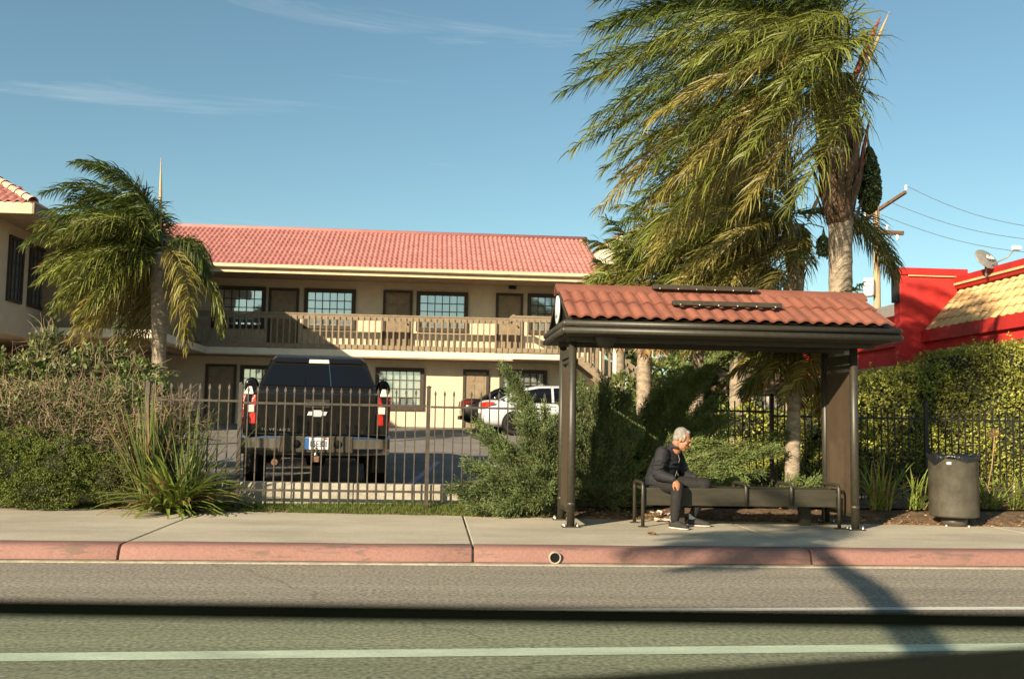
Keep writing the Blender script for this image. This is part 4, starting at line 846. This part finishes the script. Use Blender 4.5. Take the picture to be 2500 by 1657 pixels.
def cluster(t,c,rx,rz,n,mat,name='fruit_cluster',r=.022):
    m=MB(); c=Vector(c)
    for k in range(n):
        a=rv(0,6.28); u=rv(-1,1); q=math.sqrt(max(0,1-u*u))*rv(.6,1)*(1.0-.25*u); p=c+Vector((math.cos(a)*q*rx,math.sin(a)*q*rx,u*rz)); ss=r*rv(.7,1.2)
        m.add([p+Vector(v)*ss for v in ((1,0,0),(-1,0,0),(0,1,0),(0,-1,0),(0,0,1.2),(0,0,-1.2))],[(0,2,4),(2,1,4),(1,3,4),(3,0,4),(2,0,5),(1,2,5),(3,1,5),(0,3,5)],True)
    for k in range(14):
        a=rv(0,6.28); m.tube([c+UP*(rz+.12),c+Vector((math.cos(a)*rx*.5,math.sin(a)*rx*.5,0)),c+Vector((math.cos(a)*rx*.7,math.sin(a)*rx*.7,-rz*1.25))],.006,3)
    m.build(name,mat,t,local=False)
WL=Vector((-1.0,.15,-.10))
# --- big palm in front, right
YP=13.2
TONE=-.24
tp=[at(2052,y,YP) for y in (1290,1150,1000,850,740,690,640,590,545,510,470,430,380,330,290,250,215)]
tp=[p+Vector((0,0,0)) for p in tp]; tp[0].z=.2
for i,dx in ((9,-.01),(10,-.02),(11,-.02),(12,-.03),(13,-.03),(14,-.02),(15,0),(16,.03)): tp[i].x+=dx
crown=at(2048,165,YP)
big=palm('tall palm behind the shelter with crown blown hard to the left',(tp[0].x,YP,.2),crown,[.18,.17,.165,.16,.158,.157,.157,.158,.165,.19,.235,.262,.27,.262,.24,.21,.15],60,4.15,Vector((-1.08,.15,-.30)),'wind-blown palms',azs=(95,265),els=(-32,84),nl=115,ll=.80,g=.62,w=.0155,seedv=11,trunkpts=tp,bend=.75)
random.seed(5)
m=MB()   # old leaf bases wrapping the upper trunk
for k in range(64):
    a=rv(0,6.28); z=at(2045,rv(540,230),YP).z; i=z; r=.225 if z<at(2045,480,YP).z else .262
    p=Vector((tp[11].x+math.cos(a)*r,YP+math.sin(a)*r,z)); dd=Vector((math.cos(a)*.25,math.sin(a)*.25,1)); strip(m,p,dd,rv(.3,.6),rv(.10,.17),Vector((math.cos(a)*.1,math.sin(a)*.1,0)),3,flat=Vector((math.cos(a),math.sin(a),0)))
m.build('leaf_bases','bark_dark',big,fixn=False,local=False)
MB().tube([at(2045,y,YP)+Vector((tp[11].x-at(2045,430,YP).x,0,0)) for y in (548,530,500,430,330,250,190)],[.163,.185,.225,.272,.276,.262,.23],18).build('fibre_sheath','bark_dark',big,local=False)
cluster(big,at(2122,440,YP+.1),.16,.47,1700,'fruit_dark'); MB().tube([at(2085,310,YP),at(2103,305,YP+.05),at(2118,330,YP+.1),at(2120,365,YP+.1)],.014,6).build('fruit_stalk','spear',big,local=False)
for (a0,a1,mt,wd) in (((2085,230),(2172,28),'spear',.030),((2075,215),(2150,40),'sheath_red',.055),((2095,430),(2125,280),'sheath_red',.03)):
    A=at(a0[0],a0[1],YP-.05); Bq=at(a1[0],a1[1],YP-.1); MB().tube([A,A.lerp(Bq,.45),A.lerp(Bq,.8),Bq],[wd*.7,wd,wd*.6,.004],8).build('spathe',mt,big,local=False)
# --- second palm, behind it to the left
YM=18.0; TONE=.12
cm=at(1938,525,YM)
tpm=[at(x,y,YM) for x,y in ((1932,1255),(1930,1100),(1932,960),(1936,850),(1940,760),(1944,690),(1942,640),(1938,590),(1936,550))]; tpm[0].z=.5
mid_=palm('palm with pale fruit bunches between the tall palm and the motel',(tpm[0].x,YM,.5),cm,[.18,.16,.145,.145,.145,.145,.17,.21,.19],34,3.5,WL*.95,'wind-blown palms',azs=(85,275),els=(-50,84),nl=90,ll=.80,g=.60,seedv=23,trunkpts=tpm,w=.022,
   dirs=[((1,-.1,.25),2.4,(.1,0,-.25),1.1,'frond_mid'),((.9,-.3,.15),2.3,(.15,0,-.2),1.25,'frond_yellow'),((.95,.1,.4),2.5,(.1,0,-.3),1.1,'frond_green')])
cluster(mid_,at(1962,590,YM-.2),.15,.25,600,'fruit_green'); cluster(mid_,at(2010,600,YM-.1),.14,.2,420,'fruit_green')
MB().tube([at(1940,560,YM),at(1975,545,YM-.1),at(2010,555,YM-.1),at(2014,575,YM-.1)],.013,6).build('fruit_stalk','fruit_green',mid_,local=False); A=at(1972,540,YM); Bq=at(2008,460,YM)
MB().tube([A,A.lerp(Bq,.5),Bq],[.02,.04,.006],8).build('spathe','spear',mid_,local=False)
m=MB()
for k in range(30):
    a=rv(0,6.28); z=at(1940,rv(690,600),YM).z; strip(m,Vector((tpm[6].x+math.cos(a)*.14,YM+math.sin(a)*.14,z)),Vector((math.cos(a)*.3,math.sin(a)*.3,1)),.3,.1,Vector((0,0,0)),3,flat=Vector((math.cos(a),math.sin(a),0)))
m.build('leaf_bases','bark_dark',mid_,fixn=False,local=False)
# --- left palm in front of the motel
TONE=0; YL=22.0; bl=at(392,930,YL); cl=at(392,618,YL)
lp=palm('palm in front of the motel wing with crown blown left over the shrubs',(bl.x,YL,lotz(YL)),cl,[.16,.15,.145,.15,.17,.20,.17],56,2.7,WL*.75,'wind-blown palms',azs=(85,260),els=(-45,75),nl=85,ll=.68,g=.85,seedv=31,w=.024,
   dirs=[((.5,-.2,.5),1.7,(.02,0,-.3),2.2,'frond_green'),((.35,-.5,.1),2.5,(.12,0,-.4),1.5,'frond_yellow'),((.35,.1,.0),2.4,(.12,0,-.4),1.7,'frond_mid'),((.3,-.2,-.3),2.3,(.14,0,-.5),1.5,'frond_yellow'),((.45,.2,.7),1.6,(.0,0,-.2),2.4,'frond_green')])
A=at(391,560,YL); Bq=at(393,385,YL); MB().tube([A,A.lerp(Bq,.5),Bq],[.03,.035,.006],8).build('spathe','spear',lp,local=False)
# --- palms further back
TONE=.32
for i,(px,py,Y,L_,nf,dry,seedv,lab,nlx) in enumerate(((1432,690,25,1.0,20,3,41,'small feathery palm at the right end of the motel roof',60),(1490,665,20.5,1.7,22,10,43,'palm with brown skirt of dead fronds seen under the left of the shelter roof',60),(1610,610,21,2.3,28,12,47,'palm with dead skirt in the middle behind the shelter roof',70),(1705,605,19,2.1,30,5,53,'leafy palm close to the left of the fruiting palm',70))):
    c=at(px*K,py*K,Y); palm(lab,(c.x,Y,.9),c,[.17,.16,.15,.17],nf,L_,WL*.35,'palms behind the shelter',els=(-40,80),nl=nlx,ll=.62,g=.7,w=.025,dry=dry,seedv=seedv)
TONE=.1
c=at(1838*K,800*K,13.25)
palm('young low palm hanging its fronds behind the right half of the bench',(at(1828*K,1180*K,13.25).x,13.25,.22),c,[.085,.105,.085,.075],22,.98,WL*.6,'palms behind the shelter',els=(-45,35),nl=60,ll=.42,g=.6,w=.02,seedv=59,dry=2)
# ================================================================== SHRUBS
random.seed(77)
def twigleaf(m,p,d,l,w):
    s=d.cross(Vector((rv(-1,1),rv(-1,1),rv(-1,1)))); s=s.normalized()*w*.5 if s.length>1e-4 else Vector((w,0,0)); k=len(m.v); e=p+d*l
    m.v+=[tuple(p-s*.4),tuple(p+s*.4),tuple(p+d*l*.55+s),tuple(e),tuple(p+d*l*.55-s)]; m.f.append((k,k+1,k+2,k+3,k+4)); m.s.append(False)
def rdir(): 
    a=rv(0,6.283); z=rv(-1,1); q=math.sqrt(1-z*z); return Vector((q*math.cos(a),q*math.sin(a),z))
def juniper(label,bpx,tips,mat,per=5,jit=.16,dens=1.0,sz=1.0,group='spreading junipers'):
    """bpx: (px,py,Y) display pixels of the base; tips: display pixels of branch ends"""
    b0=at(bpx[0]*K,bpx[1]*K,bpx[2]); t=thing('juniper',label,'juniper',b0,0,group); fm=MB(); sm_=MB()
    for (px,py,Y) in tips:
        for q in range(per):
            T=at(px*K,py*K,Y)+Vector((rv(-1,1),rv(-1,1),rv(-1,1)))*(jit if q else .02); b1=b0+Vector((rv(-.25,.25),rv(-.15,.15),0)); D=T-b1; L=D.length
            c=b1+D*.5+Vector((-D.x*.05,0,.10*L*rv(-.6,1.6)))
            pts=[b1*(1-s)**2+c*2*s*(1-s)+T*s*s for s in [i/10 for i in range(11)]]
            sm_.tube(pts[:9],[.014*(1-i/12) for i in range(9)],4,cap=False); n=int(L*30*dens)
            for i in range(n):
                s=.12+.88*i/n; f=min(s*10,9.99); a=int(f); p=pts[a].lerp(pts[a+1],f-a); tan=(pts[a+1]-pts[a]).normalized()
                for r_ in range(4):
                    sd2=(tan*rv(.7,1.3)+rdir()*.75+UP*.05).normalized(); tl2=rv(.08,.26)*(1.2-.70*s)*sz
                    for u in range(8):
                        dd=(sd2*1.2+rdir()*.6).normalized(); twigleaf(fm,p+sd2*tl2*(u/7),dd,rv(.02,.045)*sz*(1.15-.07*u),.0095*sz)
    fm.build('foliage',mat,t,fixn=False,local=False); sm_.build('stem','twig',t,fixn=False,local=False); return t
juniper('pale green juniper sweeping up left in front of the fence beside the shelter',(1285,1150,12.85),[(1165,858,12.95),(1185,885,12.9),(1205,925,12.85),(1250,950,12.8),(1095,985,12.8),(1115,1005,12.75),(1140,1025,12.7),(1085,1072,12.65),(1110,1085,12.6),(1150,1060,12.6),(1042,1128,12.55),(1065,1145,12.5),(1095,1130,12.5),(1080,1165,12.45),(1130,1110,12.5),(1135,1165,12.4),(1180,1090,12.5),(1190,1140,12.4),(1215,1035,12.6),(1240,1085,12.45),(1235,1165,12.35),(1255,1010,12.7),(1265,1120,12.4),(1270,960,12.8),(1205,975,12.75),(1165,1165,12.4)],'juniper',per=5,jit=.09)
juniper('dark juniper filling the left half of the shelter behind the bench',(1385,1165,13.1),[(1310,915,13.1),(1300,1000,12.9),(1335,880,13.2),(1365,900,13.2),(1400,890,13.2),(1430,900,13.3),(1340,980,13.0),(1310,1070,12.8),(1370,1000,12.95),(1420,960,13.1),(1460,930,13.2),(1400,1060,12.9),(1450,1020,13.0),(1480,980,13.1),(1350,1120,12.75),(1420,1130,12.8),(1300,1140,12.7),(1470,1090,12.9),(1490,1140,12.9),(1440,1160,12.8)],'juniper',per=6,jit=.14)
juniper('tall swept juniper with branches pointing up right behind the seated person',(1430,1120,13.4),[(1690,805,13.7),(1665,825,13.6),(1640,850,13.6),(1600,850,13.6),(1620,885,13.5),(1560,880,13.5),(1580,915,13.4),(1520,905,13.4),(1550,950,13.3),(1500,960,13.3),(1650,930,13.4),(1685,955,13.3),(1640,970,13.2),(1600,975,13.2),(1675,990,13.2),(1630,1010,13.1),(1580,1020,13.1),(1660,1020,13.1),(1540,1040,13.1),(1600,1060,13.1)],'juniper_warm',per=6,jit=.09)
juniper('low juniper fanning out behind the right half of the bench',(1500,1125,13.1),[(1832,1000,13.2),(1795,1030,13.1),(1750,1048,13.0),(1812,1048,13.1),(1700,1070,12.9),(1765,1088,12.9),(1690,1040,13.0),(1650,1100,12.8),(1725,1118,12.75),(1640,1070,13.0),(1600,1115,12.8)],'juniper_warm',per=3,jit=.045)
juniper('small juniper sprig beside the right shelter panel',(1800,1150,12.9),[(1895,1105,12.8),(1870,1125,12.7),(1840,1110,12.8),(1820,1130,12.7)],'juniper_warm',per=3,jit=.06)
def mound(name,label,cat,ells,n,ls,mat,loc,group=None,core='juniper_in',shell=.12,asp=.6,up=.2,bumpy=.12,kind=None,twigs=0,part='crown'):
    """ells: (centre,(rx,ry,rz)); leaves over a lumpy skin, a dark heart behind them"""
    t=thing(name,label,cat,loc,0,group); fm=MB(); cm_=MB(); tot=sum(e[1][0]*e[1][2]+e[1][0]*e[1][1] for e in ells)
    for (c,r) in ells:
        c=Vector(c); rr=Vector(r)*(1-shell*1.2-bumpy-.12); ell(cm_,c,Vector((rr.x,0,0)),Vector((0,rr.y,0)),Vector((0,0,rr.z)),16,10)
        ph=[rv(0,6.28) for _ in range(6)]
        for k in range(int(n*(r[0]*r[2]+r[0]*r[1])/tot)):
            u=rdir()
            if u.y>.55 and random.random()<.7: continue
            bm_=1+bumpy*(math.sin(u.x*9+ph[0])*math.sin(u.z*8+ph[1])+.6*math.sin(u.x*19+ph[2])*math.sin(u.z*17+u.y*15+ph[3]))
            p=c+Vector((u.x*r[0],u.y*r[1],u.z*r[2]))*(bm_-rv(0,shell)); dd=(u*.7+rdir()*.9+UP*up).normalized(); twigleaf(fm,p,dd,ls*rv(.6,1.3),ls*asp)
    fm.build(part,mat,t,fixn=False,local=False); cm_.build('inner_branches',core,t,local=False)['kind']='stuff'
    if twigs:
        tm=MB()
        for k in range(twigs):
            c,r=random.choice(ells); u=rdir(); 
            if u.y>.3: u.y=-u.y
            p=Vector(c)+Vector((u.x*r[0],u.y*r[1],u.z*r[2]))*rv(.6,1.0); d=(u+rdir()*.8+UP*.3).normalized(); pts=[p]
            for i in range(4): d=(d+rdir()*.45).normalized(); p=p+d*rv(.05,.13); pts.append(p)
            tm.tube(pts,[.006,.005,.004,.003,.002],3,cap=False)
        tm.build('twigs','twig',t,fixn=False,local=False)['kind']='stuff'
    return t
def A(px,py,Y): return at(px*K,py*K,Y)
mound('shrub','tangled half bare shrub with dry twigs at the left edge','shrub',[(A(120,950,13.9),(.8,.5,.40)),(A(270,960,13.7),(.75,.5,.40)),(A(40,980,13.8),(.7,.5,.5)),(A(190,1030,13.5),(.8,.45,.45)),(A(320,1040,13.4),(.55,.35,.45)),(A(410,990,13.3),(.35,.2,.3))],11000,.05,'leaf_shrub',A(190,1120,13.6),twigs=1500,bumpy=.22,shell=.34)
mound('shrub','leafy upright shrub in front of the motel wing','shrub',[(A(230,840,15.5),(.5,.4,.28)),(A(110,820,15.5),(.25,.3,.45)),(A(310,865,15.3),(.45,.4,.22)),(A(30,870,15.2),(.6,.4,.35)),(A(90,880,15.2),(.5,.4,.35)),(A(200,885,15.2),(.5,.4,.3))],6000,.07,'leaf_shrub',A(200,950,15.5),twigs=260,bumpy=.28,shell=.35)
mound('hedge','clipped small leaved hedge at the foot of the left palm','hedge',[(A(310,905,14.6),(.55,.35,.25)),(A(355,905,14.6),(.25,.35,.22)),(A(270,910,14.6),(.4,.35,.22))],5200,.030,'leaf_shrub',A(310,1000,14.6),bumpy=.05)
mound('shrub','low mossy green conifer mound beside the sidewalk at lower left','shrub',[(A(40,1090,13.05),(.55,.35,.42)),(A(130,1080,13.0),(.45,.33,.36)),(A(100,1130,12.9),(.5,.3,.25)),(A(-40,1080,13.1),(.5,.4,.45)),(A(190,1075,13.1),(.30,.25,.26)),(A(250,1105,13.05),(.35,.25,.30)),(A(50,1030,13.2),(.35,.3,.25))],52000,.028,'leaf_moss',A(90,1165,13.0),bumpy=.16,asp=.4,shell=.2)
def straps(name,label,base,n,L,w,mat,lean=(0,0,0),spread=1.,g=.35,cat='plant',group=None,el=(15,85),part='leaf'):
    base=Vector(base); base.z=.155+max(0,min(.11,(base.y-ybk(base.x))*.17)); t=thing(name,label,cat,base,0,group)
    for k in range(n):
        az=rv(0,6.283); e=R(rv(*el)); d=Vector((math.cos(az)*math.cos(e)*spread,math.sin(az)*math.cos(e)*spread,math.sin(e)))+Vector(lean); m=MB()
        p=base+Vector((rv(-.12,.12),rv(-.1,.1),0)); l=L*rv(.6,1.15); d.normalize(); N=6; s=d.cross(UP); s=s.normalized() if s.length>.1 else Vector((1,0,0)); k0=0
        for i in range(N+1):
            u=i/N; ww=w*(.7+.6*u if u<.4 else .94*(1-(u-.4)/.6)**.6+.02)*.5; m.v+=[tuple(p-s*ww+UP*.006),tuple(p),tuple(p+s*ww+UP*.006)]; p=p+d*(l/N); d=(d+Vector((0,0,-g*(.3+u*1.3)))*.5).normalized()
        m.f=[(3*i+q,3*i+q+1,3*i+q+4,3*i+q+3) for i in range(N) for q in (0,1)]; m.s=[True]*len(m.f)
        m.build(part,mat if random.random()<.85 else 'leaf_brown',t,fixn=False,local=False)
    return t
gA='strap leaved clumps'
straps('agapanthus','big clump of arching strap leaves beside the grass strip',A(400,1125,12.80),240,1.0,.056,'leaf_strap',lean=(.28,-.25,.08),g=.40,el=(5,60),group=gA)
straps('agapanthus','upright dark grassy clump behind the arching strap leaves',A(350,1110,12.95),190,1.35,.026,'leaf_shrub',lean=(.0,-.05,.25),g=.10,el=(50,88),group=gA)
straps('agapanthus','dry grassy clump rising in front of the first fence pickets',A(430,1100,12.9),90,1.3,.018,'juniper_warm',lean=(.15,-.05,.3),g=.12,el=(45,85),group=gA)
straps('agapanthus','glossy strap leaved plant in the timber planter behind the sidewalk',A(2030,1145,13.0),50,.68,.035,'leaf_strap',lean=(0,-.1,.25),g=.35,el=(30,85),group=gA)
straps('agapanthus','drooping thin leaved clump left of the litter bin',A(2115,1150,13.1),44,.62,.022,'leaf_strap',lean=(0,-.1,.1),g=.45,el=(20,80),group=gA)
straps('agapanthus','yellowing strap leaved clump behind the litter bin',A(2285,1145,13.3),60,.62,.026,'leaf_strap',lean=(.1,-.1,.1),g=.4,el=(20,80),group=gA)
straps('agapanthus','yellowing strap leaved clump at the right edge by the fence',A(2350,1150,13.3),50,.55,.024,'leaf_strap',lean=(0,-.1,.1),g=.4,el=(15,75),group=gA)
p=A(2280,1140,13.2); q=A(2298,1005,13.2); dsx=thing('flower_stalk','tall dry flower stalk standing behind the litter bin','plant',p)
MB().tube([p,p.lerp(q,.5)+Vector((.02,0,0)),q],.007,5).build('stem','frond_dry',dsx,local=False); m=MB()
for k in range(60): m.tube([q,q+(rdir()+UP*.2)*.085],.0022,3,cap=False)
m.build('umbel','frond_dry',dsx,fixn=False,local=False)
# ivy bank on the right: leaves over a lumpy sloping face
def bank(label,fn,u0,u1,n,ls,mat,loc,cat='hedge'):
    t=thing('ivy_hedge',label,cat,loc); NU,NV=60,24; m=MB()
    for i in range(NU+1):
        for j in range(NV+1): m.v.append(tuple(fn(u0+(u1-u0)*i/NU,j/NV)-Vector((0,-.10,.08))))
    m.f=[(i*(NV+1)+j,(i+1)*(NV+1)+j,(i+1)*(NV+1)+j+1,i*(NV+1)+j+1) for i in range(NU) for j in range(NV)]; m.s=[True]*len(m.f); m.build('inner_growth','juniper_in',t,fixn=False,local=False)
    fm=MB()
    for k in range(n):
        p=fn(rv(u0,u1),random.random())+rdir()*.07; dd=(Vector((0,-.7,.3))+rdir()*.9).normalized(); twigleaf(fm,p,dd,ls*rv(.6,1.3),ls*.7)
    for k in range(70):
        u=rv(u0,u1); p=fn(u,rv(.62,.8)); d=(UP+rdir()*.35).normalized()
        for i in range(10): twigleaf(fm,p+d*.03*i,rdir(),ls,ls*.6)
    fm.build('foliage',mat,t,fixn=False,local=False); return t
def bf(u,v):      # u: world X, v: 0 foot .. .75 top edge .. 1 back
    h=.30+(2.08-.3)*(1+.44*max(0,min(1,(u-7.2)/3.2))-.75*max(0,min(1,(8.0-u)/2.6))**1.5); lump=.10*math.sin(u*3.1+v*4)+.06*math.sin(u*7.3+v*11)+.04*math.sin(u*13+v*17)
    if v<.75: z=.25+(h-.25)*(v/.75); y=16.1+.75*(v/.75)**1.6-lump
    else: z=h+.08*math.sin((v-.75)*8); y=16.85+(v-.75)*5-lump
    return Vector((u,y,z+lump*.6))
bank('sunlit ivy covered bank between the black fence and the red restaurant',bf,4.6,15.5,64000,.048,'leaf_ivy',(8,16.5,.3))
mound('shrub','yellow green bushes beyond the black fence behind the bench','shrub',[(A(1720,985,16.5),(.6,.4,.35)),(A(1800,990,16.6),(.6,.4,.30)),(A(1880,980,16.4),(.5,.4,.4)),(A(1940,960,16.4),(.6,.4,.5))],7000,.055,'leaf_ivy',A(1800,1030,16.5),bumpy=.15)
mound('shrub','olive bushes in the shade behind the junipers under the shelter roof','shrub',[(A(1450,950,23),(1.1,.8,.8)),(A(1550,950,22.5),(1.2,.8,.8)),(A(1650,950,22),(1.1,.8,.8)),(A(1380,960,23.5),(.8,.6,.6))],9000,.12,'leaf_shrub',A(1550,960,22.5),bumpy=.2,twigs=350)
mound('shrub','tall dark bushes beside the white outbuilding behind the palms','shrub',[(A(1740,850,31),(1.3,.9,1.4)),(A(1660,840,30.5),(1.5,.9,1.3))],4000,.14,'leaf_shrub',A(1700,960,31),bumpy=.2)
random.seed(404)
for i,(px,pt,Y,rx,lab) in enumerate(((1560,800,75,6,'distant rounded tree behind the palms left of the outbuilding'),(1700,840,70,5,'distant low tree behind the outbuilding'),(1850,850,80,5,'distant tree between the palms and the restaurant'))):
    c=A(px,pt,Y); t=mound('tree',lab,'tree',[(c,(rx,2.5,2.2)),(c+Vector((rx*.5,0,-.8)),(rx*.7,2.5,2)),(c+Vector((-rx*.6,0,-.9)),(rx*.7,2.5,2))],2200,.45,'leaf_shrub',(c.x,Y,lotz(40)),group='distant trees',bumpy=.25,shell=.25)
    MB().tube([(c.x,Y,lotz(40)-1),(c.x,Y,c.z)],[.35,.2],8).build('trunk','bark_dark',t,local=False)
# ================================================================== GRASS AND LITTER
random.seed(9)
m=MB()
for k in range(15000):
    x=rv(-4.6,1.45); y=rv(ybk(x)-.03+.03*math.sin(x*9),13.30); z=.150+min(.11,max(0,(y-ybk(x)))*.17)
    if x>.6 and random.random()<(x-.6)/1.0: continue
    h_=rv(.03,.075)*(1.0 if y>ybk(x)+.05 else .7); a=rv(0,3.14); w_=.0045; dx,dy=math.cos(a)*w_,math.sin(a)*w_; lx,ly=rv(-.03,.03),rv(-.03,.03); n=len(m.v)
    m.v+=[(x-dx,y-dy,z),(x+dx,y+dy,z),(x+lx,y+ly,z+h_)]; m.f.append((n,n+1,n+2)); m.s.append(False)
stuff(m.build('grass','grass_blade',fixn=False),'strip of green grass between sidewalk and fence','grass')
m=MB()
for k in range(2600):
    x=rv(-6.5,8.5); 
    if -3.9<x<.4 and random.random()<.75: continue
    y=ybk(x)+abs(random.gauss(0,.28))-.06; z=.158+min(.12,max(0,(y-ybk(x)))*.17); d=rdir(); d.z=abs(d.z)*.25; twigleaf(m,Vector((x,y,z)),d.normalized(),rv(.025,.06),.022)
stuff(m.build('leaf_litter','leaf_brown',fixn=False),'brown fallen leaves along the back of the sidewalk','leaves')
for i,(px,py,lab) in enumerate(((1512,1186,'crumpled pale paper on the ground under the left end of the bench'),(1548,1190,'torn pinkish paper scrap beside the seated person\'s shoe'),(1610,1185,'small pale scrap behind the seated person\'s legs'),(1530,1197,'flat pale wrapper at the back edge of the sidewalk'))):
    c=atZ(px*K,py*K,.19); m=MB(); N=6
    for a in range(N):
        for b_ in range(N): m.v.append((c.x+(a/5-.5)*.2+rv(-.02,.02),c.y+(b_/5-.5)*.14+rv(-.02,.02),.165+rv(0,.075 if i<2 else .03)))
    m.f=[(a*N+b_,(a+1)*N+b_,(a+1)*N+b_+1,a*N+b_+1) for a in range(N-1) for b_ in range(N-1)]; m.s=[False]*25
    tag(m.build('paper_scrap','paper',fixn=False),lab,'litter','litter under the bench')
c=atZ(1505*K,1234*K,.156); m=MB(); 
for k in range(5): twigleaf(m,Vector((c.x,c.y,.157+.004*k)),Vector((math.cos(k*1.3),math.sin(k*1.3)*.6,.15)).normalized(),.06,.035)
tag(m.build('fallen_leaf','leaf_brown',fixn=False),'single dry leaf lying on the sidewalk in front of the bench','leaf')
for i,(a,b_,lab) in enumerate((((1985,1158),(2022,1158),'short weathered timber edging beside the shelter panel'),((2024,1160),(2146,1160),'long dark timber edging running to the litter bin'))):
    A_=atZ(a[0]*K,a[1]*K,.28); B_=Vector((atZ(b_[0]*K,b_[1]*K,.28).x,A_.y+.1*i,.28)); A_.z=.24; B_.z=.24
    tag(MB().bar(A_+Vector((0,.1*i,0)),B_,.10,.14).build('planter_timber','timber',bevel=.01),lab,'timber','planter timbers')
c=atZ(2075*K,1175*K,.20); m=MB(); m.prism([(c.x+x*.24,c.y+y*.2,.185) for x,y in ((-1,-.3),(-.5,-1),(.6,-.9),(1,-.1),(.7,.8),(-.4,1))],(0,0,.03)); tag(m.build('flagstone','flagstone',bevel=.008),'flat reddish stone on the soil left of the litter bin','stone')
c=atZ(750,1222,.24); m=MB(); ell(m,c+Vector((0,0,.0)),Vector((.19,0,0)),Vector((0,.12,0)),Vector((0,0,.075)),14,8); m.v=[(x+rv(-.012,.012),y+rv(-.012,.012),z+rv(-.01,.01)) for x,y,z in m.v]; tag(m.build('boulder','rock',sub=1),'pale rounded stone in the grass at the foot of the fence','stone')
# slim posts seen behind the junipers
for (px,y0,y1,Y,lab) in ((1421,800,885,24,'slim white post behind the junipers left of the shelter middle'),(1697,790,880,22,'thin pale pole behind the junipers near the fence end')):
    a=A(px,y1,Y); b_=A(px,y0,Y); tag(MB().tube([(a.x,Y,.8),(a.x,Y,a.z),(b_.x,Y,b_.z)],.055,8).build('slim_post','stucco_white'),lab,'post','slim posts')
# ================================================================== UNSEEN PALM BEHIND THE VIEWER (trunk bent to lay its shadow on the road)
def back(px,py,z): 
    g=atZ(px,py,.05); return g-Vector((SUND.x,SUND.y,0)).normalized()*((z-.05)/math.tan(SUN_EL))+Vector((0,0,z-.05))
c1=back(1990,1345,5.6); c2=back(2120,1430,4.7); c3=back(2260,1580,3.9)
base=Vector((c3.x-.6,c3.y-1.0,0))
palm('unseen leaning palm shaped to cast the shadow crossing the road',base,c1,[.2,.16,.13,.11,.09],16,1.5,WL*.8,'wind-blown palms',azs=(110,260),els=(-20,70),nl=46,ll=.42,g=.4,w=.03,seedv=71,trunkpts=[base,Vector((c3.x-.4,c3.y-.6,2.2)),c3,c2,c1])
